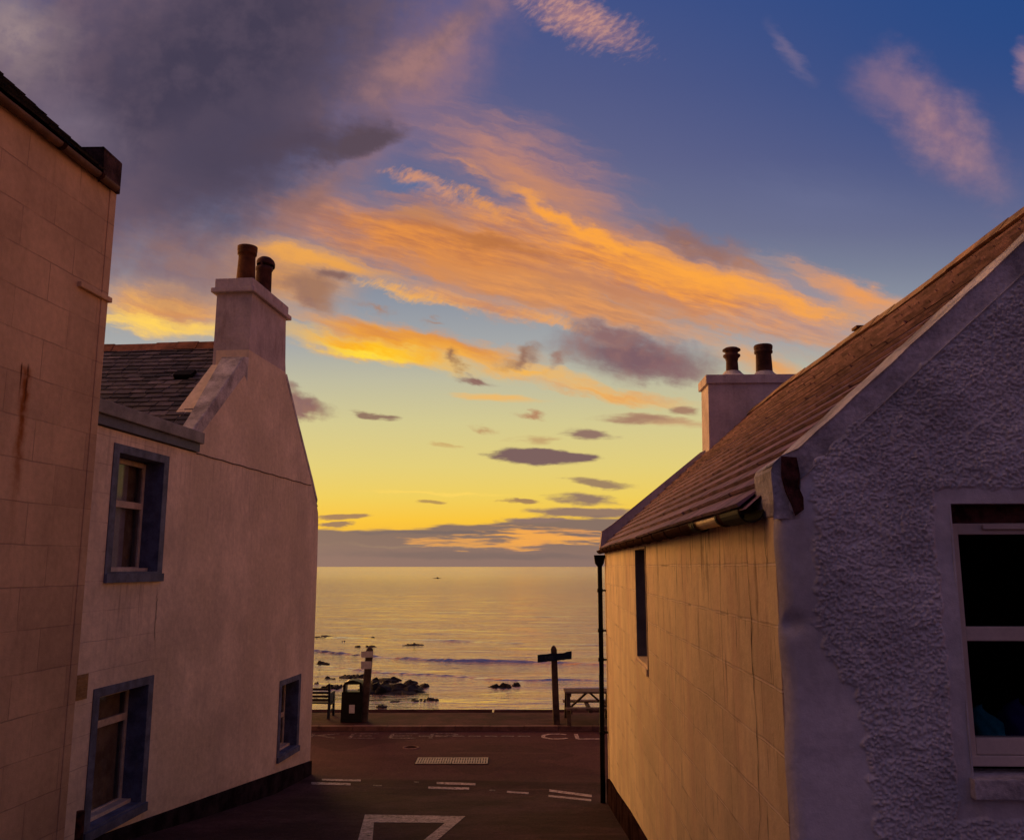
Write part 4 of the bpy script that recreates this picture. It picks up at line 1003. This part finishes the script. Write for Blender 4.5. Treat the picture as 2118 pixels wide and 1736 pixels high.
b.prism([(-0.10, 0.30), (-0.055, 0.625), (0.12, 0.74), (1.75, 2.03), (1.95, 2.12), (1.95, 1.95), (0.2, 0.4), (0.0, 0.25)], 'y', YF - 0.28, YF + 0.01); b.build('far_skew', M_chim, C, bevel=0.012)
b = MB(R_OFF); b.prism([(2 * RU - u, z) for u, z in [(-0.1, 0.3), (-0.05, 0.6), (RU - .4, RZ - .2), (RU - .4, RZ - 0.5)]], 'y', YF - 0.28, YF + 0.01); b.build('far_rear_skew', M_chim, C)
ch = MB(R_OFF); ch.prism([(1.83, 1.7), (3.47, 1.7), (3.47, 3.22), (1.86, 3.22)], 'y', YF - 0.72, YF + 0.005); cho = ch.build('chimney', M_chim, C, bevel=0.01)
b = MB(R_OFF); b.box(1.81, 3.52, YF - 0.76, YF + 0.04, 3.22, 3.38); b.build('chimney_cap', M_chim, cho, bevel=0.012)
for (uc_, prof, nm, m) in ((2.37, [(0.12, 3.44), (0.115, 3.5), (0.105, 3.72), (0.115, 3.74), (0.115, 3.76), (0.155, 3.80), (0.155, 3.83), (0.115, 3.85), (0.115, 3.88), (0.165, 3.91), (0.16, 3.935), (0.11, 3.965), (0.02, 3.97)], 'louvred_pot', M_potd),
                           (2.95, [(0.155, 3.44), (0.15, 3.5), (0.138, 3.84), (0.165, 3.86), (0.165, 3.9), (0.15, 3.91), (0.165, 3.93), (0.17, 3.99), (0.155, 4.01), (0.125, 4.0), (0.12, 3.6)], 'chimney_pot', M_potd)):
    b = MB(R_OFF); b.lathe(uc_, YF - 0.36, prof); b.build(nm, m, cho)
    b = MB(R_OFF); b.lathe(uc_, YF - 0.36, [(0.38, 3.375), (0.27, 3.41), (0.19, 3.46), (0.14, 3.52)]); b.build('flaunching', M_skewp, cho)
# gutter: joined lengths, with one bare pale length near the gable
gx, gzz, gr = -0.085, 0.285, 0.055
runs = [(Y0c + 0.16, 4.78, gr + 0.012, M_black), (4.78, 4.98, gr + 0.004, M_gutter), (4.98, 5.75, gr - 0.008, M_gutpale), (5.75, 6.6, gr + 0.003, M_gutter), (6.6, YF + 0.05, gr, M_gutter)]
for y0, y1, r_, m in runs:
    b = MB(R_OFF); half_gutter(b, gx, gzz, y0, y1 - 0.004, r_); b.build('gutter', m, C)
for y in (4.80, 4.96, 5.72, 5.78, 5.84, 6.3, 7.1, 7.9, 8.7, 9.5, 10.3, 11.1, 11.9, 12.7, 13.5, 14.3, 15.1, 15.75):
    b = MB(R_OFF); half_gutter(b, gx, gzz + 0.002, y - 0.022, y + 0.022, gr + 0.009); b.build('gutter_joint', M_gutter if y > 5.9 else M_black, C)
px_ = -0.095; py_ = YF - 0.10
b = MB(R_OFF)
gb = gz(15.9) - 0.02
b.tube([(px_, py_, 0.05), (px_, py_, -1.9)], 0.042, 14); b.tube([(px_ - .004, py_, -1.88), (px_ - 0.012, py_, gb)], 0.044, 14)
dp = b.build('downpipe', M_black, C)
b = MB(R_OFF); b.prism([(px_ - 0.10, 0.20), (px_ + 0.09, 0.20), (px_ + 0.07, 0.06), (px_ + 0.03, 0.0), (px_ - 0.04, 0.0), (px_ - 0.085, 0.06)], 'y', py_ - 0.07, py_ + 0.07); b.build('hopper', M_black, dp, bevel=0.006)
for z in (-0.42, -1.12, -1.62, -2.85):
    b = MB(R_OFF); b.box(px_, 0.01, py_ - 0.02, py_ + 0.02, z - 0.015, z + 0.015); b.tube([(px_ - .003, py_, z - 0.03), (px_ - .003, py_, z + 0.03)], 0.052, 14); b.build('bracket', M_black, dp)
b = MB(R_OFF)
b.prism([(Y0c + 0.05, -2.05), (7.0, -2.52), (10.0, -2.93), (12, -3.14), (14, -3.40), (15.0, -3.50), (15.6, -3.58), (YF + 0.01, -3.66), (YF + 0.01, -4.8), (Y0c + 0.05, -4.8)], 'x', -0.03, 0.2)
b.build('plinth', M_plinth2, C, bevel=0.01)
crack([(4.85, 0.28), (4.84, 0.0), (4.80, -0.28), (4.83, -0.5), (4.79, -0.8), (4.80, -1.3), (4.95, -1.6)], 0.006, R_OFF, -0.003, C)
crack([(4.42, 0.30), (4.43, 0.1), (4.41, -0.10)], 0.004, R_OFF, -0.003, C)
crack([(5.6, -0.05), (5.62, -0.5), (5.59, -0.9)], 0.003, R_OFF, -0.003, C)
# sash window in the near gable
yf = Y0c + 0.085
b = MB(R_OFF)
e = 0.006; D0, D1 = Y0c - 0.001, Y0c + 0.17
b.box(WU0 - 0.008, WU0, D0, D1, WZ0, WZ1); b.box(WU1, WU1 + 0.008, D0, D1, WZ0, WZ1); b.box(WU0 - .008, WU1 + .008, D0, D1, WZ1, WZ1 + 0.008)
gwin = b.build('sash_window', M_gable, C)
b = MB(R_OFF); b.box(WU0 - 0.02, WU1 + 0.02, Y0c - 0.045, Y0c + 0.17, WZ0 - 0.09, WZ0); b.build('sill', M_skewp, gwin, bevel=0.006)
b = MB(R_OFF); b.box(WU0, WU1, yf - 0.004, yf + 0.05, WZ1 - 0.088, WZ1); b.build('head_board', M_stone, gwin)
b = MB(R_OFF)
f0, f1, fz0, fz1 = WU0 + 0.008, WU1 - 0.008, WZ0 + 0.03, WZ1 - 0.09
fw = 0.055
b.box(f0, f0 + fw, yf, yf + .07, fz0, fz1); b.box(f1 - fw, f1, yf, yf + .07, fz0, fz1); b.box(f0 + fw, f1 - fw, yf, yf + .07, fz1 - fw, fz1)
b.box(f0 + fw, f1 - fw, yf + 0.005, yf + .07, -0.352, -0.285); b.box(f0 + fw, f1 - fw, yf, yf + .07, fz0 + 0.05, fz0 + 0.125)
b.box(f0, f1, yf - 0.012, yf + .07, fz0, fz0 + 0.048)
b.build('frame', M_upvc, gwin, bevel=0.005)
b = MB(R_OFF); b.box(f0 + 0.17, f1 - 0.17, yf - 0.018, yf - 0.0005, fz1 - 0.03, fz1 - 0.008); b.build('trickle_vent', M_upvc, gwin, bevel=0.003)
for z0, z1 in ((-0.285, fz1 - fw), (fz0 + 0.125, -0.352)):
    b = MB(R_OFF); b.box(f0 + fw, f1 - fw, yf + 0.03, yf + 0.036, z0, z1); b.build('pane', M_glass, gwin)
b = MB(R_OFF); b.box(0.56, WU1 + .3, Y0c + 2.0, Y0c + 2.05, -2.0, 0.6); b.box(0.52, 0.56, Y0c + 0.62, Y0c + 2.0, -2.0, 0.6); b.box(WU1 + .26, WU1 + .3, Y0c + 0.62, Y0c + 2.0, -2.0, 0.6); b.box(0.5, WU1 + .3, Y0c + 0.62, Y0c + 2.0, 0.61, 0.66); b.box(0.5, WU1 + .3, Y0c + 0.62, Y0c + 2.0, -2.05, -2.0)
b.build('dark_room', M_room, gwin)

# things on the inner window ledge
b = MB(); 
def cloth_heap(name, u, w_, h_, m, label, cat):
    ng = 14; V = []; F = []
    base = Vector((rx, 0, 0)) + eR * (Y0c + 0.245) + Vector((math.cos(rotR) * u, math.sin(rotR) * u, -0.875))
    for j in range(ng + 1):
        for i in range(ng * 2):
            t = 2 * math.pi * i / (ng * 2); s = j / ng
            q4 = (abs(math.cos(t)) ** 4 + abs(math.sin(t)) ** 4) ** -0.25; r = q4 * math.sqrt(max(0, 1 - s ** 6)) * (1 + 0.09 * math.sin(5 * t + j) + 0.05 * math.sin(9 * t - 2 * j))
            V.append((w_ * r * math.cos(t), 0.09 * r * math.sin(t), h_ * s * (1 - 0.35 * max(0, math.cos(t))) + 0.012 * math.sin(3 * t + 4 * s)))
    n = ng * 2
    for j in range(ng):
        for i in range(n): F.append((j * n + i, j * n + (i + 1) % n, (j + 1) * n + (i + 1) % n, (j + 1) * n + i))
    q = MB(); q.raw(V, F, True); o = q.build(name, m); o.location = base
    return tag(o, label, cat)
cloth_heap('folded_towel', 1.02, 0.075, 0.20, M_teal, 'teal folded cloth behind the lower pane of the sash window', 'cloth')
cloth_heap('folded_towel', 1.20, 0.085, 0.23, M_navy, 'navy blue cloth bundle beside the teal cloth inside the sash window', 'cloth')
b = MB(R_OFF); b.box(WU0, WU1, Y0c + 0.17, Y0c + 0.60, WZ0 - 0.0, WZ0 + 0.075); b.build('inner_ledge', M_room, gwin)

# ------------------------------------------------------------------ seafront furniture
def base_at(px, py, z): return Vector(at_z(px, py, z))
# bench (seen from behind)
pb = base_at(683, 1484, PZ); Yb = pb.y
s = Yb / CF * 1.0
bench = thing('park_bench', (pb.x - 0.78, Yb, PZ), R(-2), 'dark slatted park bench beside the corner of the white gable house', 'bench')
bl = 1.56
b = MB()
for z in (0.80, 0.70, 0.60, 0.50): b.bar((-bl / 2, -0.02 - (z - 0.5) * 0.25, z), (bl / 2, -0.02 - (z - 0.5) * 0.25, z), 0.03, 0.062)
b.build('backrest', M_bench, bench)
b = MB()
for y in (0.06, 0.16, 0.26, 0.36, 0.46): b.bar((-bl / 2, y, 0.42 - 0.02 * (1 - y)), (bl / 2, y, 0.42 - 0.02 * (1 - y)), 0.08, 0.03)
b.build('seat', M_bench, bench)
for sx in (-1, 1):
    x = sx * (bl / 2 - 0.03); b = MB()
    for p, q, w1, w2 in (((x, -0.12, 0.95), (x, -0.02, 0.44), 0.07, 0.06), ((x, -0.02, 0.46), (x, -0.10, 0.0), 0.07, 0.07), ((x, 0.46, 0.62), (x, 0.50, 0.0), 0.07, 0.06), ((x, -0.02, 0.38), (x, 0.48, 0.38), 0.06, 0.06), ((x, -0.05, 0.64), (x, 0.54, 0.64), 0.08, 0.05), ((x, 0.0, 0.2), (x, 0.48, 0.2), 0.04, 0.04)): b.bar(p, q, w1, w2, (1, 0, 0))
    b.prism([(-0.04, 0.36), (0.40, 0.36), (0.47, 0.62), (0.0, 0.58)], 'x', x - 0.012, x + 0.012)
    b.build('end_frame', M_iron, bench, bevel=0.006)
# litter bin
pb = base_at(729, 1489.5, PZ)
bw = 39 * pb.y / CF; bh = 79 * pb.y / CF
bn = thing('litter_bin', pb, R(3), 'black hooded litter bin with a white notice beside the plated post', 'litter bin')
b = MB()
hw = bw / 2; z1 = bh * 0.70
b.prism([(-hw, 0.03), (hw, 0.03), (hw * 0.96, z1), (-hw * 0.96, z1)], 'y', -hw * 0.85, hw * 0.85); bo = b.build('body', M_bin, bn, bevel=0.03)
b = MB(); b.box(-hw * 1.03, hw * 1.03, -hw * 0.9, hw * 0.9, 0.0, 0.05); b.build('base', M_bin, bn, bevel=0.01)
b = MB()                                                    # hood with an opening front and back, sky shows through
zo0, zo1 = z1 + 0.012, bh * 0.905
hood = [(-hw * 0.96, z1 + 0.002), (-hw * 0.95, bh * 0.88), (-hw * 0.82, bh * 0.95), (-hw * 0.45, bh * 0.99), (0, bh), (hw * 0.45, bh * 0.99), (hw * 0.82, bh * 0.95), (hw * 0.95, bh * 0.88), (hw * 0.96, z1 + 0.002)]
b.prism(hood, 'y', -hw * 0.85, hw * 0.85, [[(-hw * 0.72, zo0), (hw * 0.72, zo0), (hw * 0.68, zo1), (-hw * 0.68, zo1)]]); b.build('hood', M_bin, bn, bevel=0.012)
b = MB(); b.box(-hw * 0.28, hw * 0.28, -hw * 0.885, -hw * 0.872, bh * 0.22, bh * 0.42); b.build('notice', M_paper, bn)
# post with two plates
pp = base_at(752, 1490, PZ - 0.0)
po = thing('plated_post', pp, 0, 'brown timber post with two pale plates beside the litter bin', 'signpost')
top = Vector(at_y(763, 1337, pp.y)) - pp; top.x = (763 - 752) * pp.y / CF * 0.75
pw = 13.5 * pp.y / CF
def leaning_post(mb, top, wd, taper=1.0):
    h = top.z
    def sec(t, k): return [(top.x * t + a * wd / 2 * k, top.y * t + c * wd / 2 * k, h * t) for a, c in ((-1, -1), (1, -1), (1, 1), (-1, 1))]
    lv = [(-0.06, 1.05), (0.5, 1.0), (0.955, 0.95 * taper), (0.985, 0.62), (1.0, 0.25)]
    V = sum([sec(t, k) for t, k in lv], [])
    F = [(4 * i + j, 4 * i + (j + 1) % 4, 4 * i + 4 + (j + 1) % 4, 4 * i + 4 + j) for i in range(4) for j in range(4)] + [(16, 17, 18, 19), (3, 2, 1, 0)]
    mb.raw(V, F)
b = MB(); leaning_post(b, top, pw); b.build('post', M_wood, po, bevel=0.012)
for (x0, x1, ya, yb) in ((748, 773, 1345, 1357.5), (747.5, 769.5, 1365.5, 1381)):
    A = Vector(at_y(x0, yb, pp.y)) - pp; Bq = Vector(at_y(x1, ya, pp.y)) - pp
    b = MB(); b.box(A.x, Bq.x, -pw / 2 - 0.035, -pw / 2 - 0.012, A.z, Bq.z); b.build('plate', M_plate, po, bevel=0.004)
# fingerpost
pf = base_at(1150.5, 1496, PZ)
fo = thing('finger_post', pf, 0, 'timber fingerpost with two dark blue arms near the picnic table', 'signpost')
top = Vector(at_y(1145, 1334, pf.y)) - pf; top.x = -5 * pf.y / CF * 0.9
pw = 12.5 * pf.y / CF
b = MB(); leaning_post(b, top, pw); b.build('post', M_wood, fo, bevel=0.012)
def arm(px0, py0, px1, py1, hh, notch):
    A = Vector(at_y(px0, py0, pf.y)) - pf; Bq = Vector(at_y(px1, py1, pf.y)) - pf
    hm = hh * pf.y / CF; n = 8; up = []; lo = []
    for i in range(n + 1):
        t = i / n; c = A.lerp(Bq, t); k = 1.0
        if notch: k = 0.86 + 0.14 * min(1, max(0, (t - 0.55) / 0.2))
        up.append((c.x, c.z + hm / 2 * k + (0.01 if notch and t > 0.7 else 0))); lo.append((c.x, c.z - hm / 2))
    b = MB(); b.prism(lo + up[::-1], 'y', -pw / 2 - 0.045, -pw / 2 - 0.01); return A, Bq, hm, b.build('sign_arm', M_sign, fo, bevel=0.006)
A, Bq, hm, arm1 = arm(1111, 1360, 1146, 1356.8, 14.5, False)
arm(1146.2, 1356.6, 1181, 1353, 14.0, True)
b = MB()                                                    # faint lettering on the left arm
X0 = A.x + 0.22; cw = 0.042
SEG = {'E': LET['E'], 'A': LET['A'], 'S': [((1, 1), (0, 1)), ((0, 1), (0, .5)), ((0, .5), (1, .5)), ((1, .5), (1, 0)), ((1, 0), (0, 0))], 'T': [((0, 1), (1, 1)), ((.5, 1), (.5, 0))]}
for i, chh in enumerate('EAST'):
    for p, q in SEG[chh]:
        zz = A.z + (Bq.z - A.z) * 0.6 - 0.035
        b.bar((X0 + i * 0.058 + p[0] * cw, -pw / 2 - 0.046, zz + p[1] * 0.075), (X0 + i * 0.058 + q[0] * cw, -pw / 2 - 0.046, zz + q[1] * 0.075), 0.004, 0.010, (0, -1, 0) if False else (0, 0, 1))
b.build('lettering', M_signtx, arm1)
# picnic table: table top along X, benches either side, A-frame ends, diagonal braces
pt = base_at(1176, 1500, PZ)
sc = pt.y / CF
pl = 98 * sc
tb = thing('picnic_table', (pt.x - 6 * sc + pl / 2, pt.y + 0.62, PZ), 0, 'timber picnic table with attached benches beside the black downpipe', 'picnic table')
th = 61 * sc * 1.02; sh = th * 0.56
b = MB()
for y in (-0.30, -0.15, 0.0, 0.15, 0.30): b.box(-pl / 2, pl / 2, y - 0.068, y + 0.068, th - 0.045, th)
b.build('table_top', M_woodl, tb, bevel=0.005)
for sy in (-1, 1):
    b = MB()
    for y in (0.60, 0.75): b.box(-pl / 2, pl / 2, sy * y - 0.065, sy * y + 0.065, sh - 0.045, sh)
    b.build('bench_seat', M_woodl, tb, bevel=0.005)
for sx in (-1, 1):
    x = sx * (pl / 2 - 0.09)
    for sy in (-1, 1):
        b = MB(); b.bar((x, sy * 0.28, th - 0.05), (x, sy * 0.66, 0.0), 0.06, 0.11, (1, 0, 0)); b.build('leg', M_wood, tb)
    b = MB(); b.bar((x + sx * -0.06, -0.80, sh - 0.095), (x + sx * -0.06, 0.80, sh - 0.095), 0.05, 0.10); b.bar((x + sx * -0.06, -0.34, th - 0.09), (x + sx * -0.06, 0.34, th - 0.09), 0.05, 0.08); b.build('cross_beam', M_wood, tb)
    b = MB(); b.bar((sx * 0.03, 0.0, th - 0.06), (x - sx * 0.10, 0.0, sh - 0.07), 0.05, 0.09, (0, 1, 0)); b.build('brace', M_wood, tb)
b = MB(); b.box(-0.05, 0.05, -0.78, 0.78, sh - 0.115, sh - 0.048); b.build('seat_batten', M_wood, tb)

# ------------------------------------------------------------------ rocks
def rock(px, py, wpx, hpx, label, flat=1.0, seed=0, lumps=1, z=SZ, group='rocks standing in the shallows', name='shore_rock'):
    wpx, hpx = wpx * 1.22, hpx * 1.2
    p = base_at(px, py + hpx / 2, z); sc = p.y / CF
    rs = np.random.default_rng(seed + 100)
    bm = bmesh.new(); W = wpx * sc / 2; Hh = hpx * sc
    n = max(3, int(wpx / 2.6)) if lumps > 1 else 5
    flat_ = hpx / wpx < 0.3
    for k in range(n):
        g = bmesh.ops.create_icosphere(bm, subdivisions=2, radius=1.0)
        if lumps > 1: cx, oy = rs.uniform(-0.92, 0.92), rs.normal() * 0.30
        else: cx, oy = rs.normal() * 0.28, rs.normal() * 0.2
        env = max(0.12, 1 - abs(cx) ** 1.8)
        main = k < max(1, lumps // 2)
        hh = Hh * env * (rs.uniform(0.75, 1.0) if main else rs.uniform(0.18, 0.62))
        ww = (W * rs.uniform(0.14, 0.34) if lumps > 1 else W * rs.uniform(0.45, 0.85)) * (1.0 if not flat_ else 1.25)
        ww = min(ww, W * (1 - abs(cx)) + W * 0.12)
        if k == n - 1: cx, oy, ww, hh = 0.0, 0.0, W * 0.97, Hh * 0.30     # the ledge that carries the blocks
        hh = min(hh, ww * 0.9)
        rot = Matrix.Rotation(rs.uniform(0, 6.28), 3, 'Z') @ Matrix.Rotation(rs.normal() * 0.35, 3, 'Y')
        pl_ = [(Vector(rs.normal(size=3)).normalized(), rs.uniform(0.4, 0.8)) for _ in range(10)]
        for v in g['verts']:
            c = v.co.copy()
            for nn, dd in pl_:
                t = c.dot(nn)
                if t > dd: c -= nn * (t - dd)
            c = rot @ c; c *= 1 + rs.normal() * 0.05
            v.co = Vector((cx * W + c.x * ww, oy * W + c.y * ww * 0.9, c.z * hh * 1.25 if c.z > 0 else c.z * 0.3 * hh))
    me = bpy.data.meshes.new(name); bm.to_mesh(me); bm.free()
    me.materials.append(M_rock)
    for f in me.polygons: f.use_smooth = False
    o = bpy.data.objects.new(name, me); COL.objects.link(o); o.location = (p.x, p.y, z - 0.02)
    return tag(o, label, 'rock', group)
RK = [
 (667, 1367, 26, 9, 'pointed dark rock alone in the water nearest the house corner', 1),
 (739, 1333, 13, 5, 'small low rock just left of the plated post top', 1),
 (766, 1331, 20, 9, 'rounded rock showing right above the plated post', 2),
 (855, 1329, 34, 7, 'flat dark rock far out, right of the plated post', 3),
 (686, 1412, 40, 14, 'broad brown boulder behind the park bench', 2),
 (718, 1393, 30, 11, 'dark jagged rock above the litter bin hood', 2),
 (680, 1398, 22, 8, 'low wedge of rock above the broad brown boulder', 1),
 (655, 1409, 18, 7, 'small blue-black rock at the white house corner', 1),
 (742, 1393, 36, 7, 'thin ledge of rock passing behind the plated post', 3),
 (797, 1398, 52, 18, 'high rear lump of the weed-covered reef', 5),
 (806, 1415, 112, 22, 'long weed-covered reef right of the plated post', 12),
 (850, 1403, 28, 19, 'upright block at the right end of the reef', 1),
 (875, 1411, 24, 13, 'smooth rounded boulder at the right tip of the reef', 1),
 (789, 1454, 22, 10, 'small domed rock in the shallows near the sea wall', 1),
 (814, 1447, 30, 4, 'thin flat sliver of rock beside the domed rock', 3),
 (860, 1443, 26, 9, 'left lumps of the low rock group in mid water', 2),
 (887, 1440, 36, 11, 'right ragged lumps of the low rock group in mid water', 4),
 (1047, 1408, 26, 18, 'tall pointed rock in the water left of the fingerpost', 1),
 (1067, 1410, 20, 10, 'lower shoulder rock touching the tall pointed rock', 1),
 (1023, 1415, 23, 6, 'flat rock just left of the tall pointed rock', 1),
 (672, 1314, 52, 4, 'long thin skerry far out at the left', 4),
 (764, 1316, 20, 3, 'thin far skerry beyond the plated post', 2),
 (705, 1324, 26, 3, 'scattered low stones beyond the small rocks', 4),
 (905, 1194, 18, 2.2, 'tiny dark skerry near the horizon', 3)]
for i, (px, py, wp, hp, lab, lm) in enumerate(RK): rock(px, py, wp, hp, lab, seed=i * 3, lumps=lm)
for i, (px, py, wp, hp, lab) in enumerate([(776, 1470, 24, 11, 'lump of rock showing over the sea wall right of the plated post'), (668, 1471, 30, 13, 'rock showing over the sea wall under the park bench'), (700, 1470, 34, 15, 'rock showing over the sea wall left of the litter bin')]):
    rock(px, py, wp, hp, lab, seed=70 + i, lumps=2, z=-4.75, group='rocks against the sea wall', name='wall_rock')
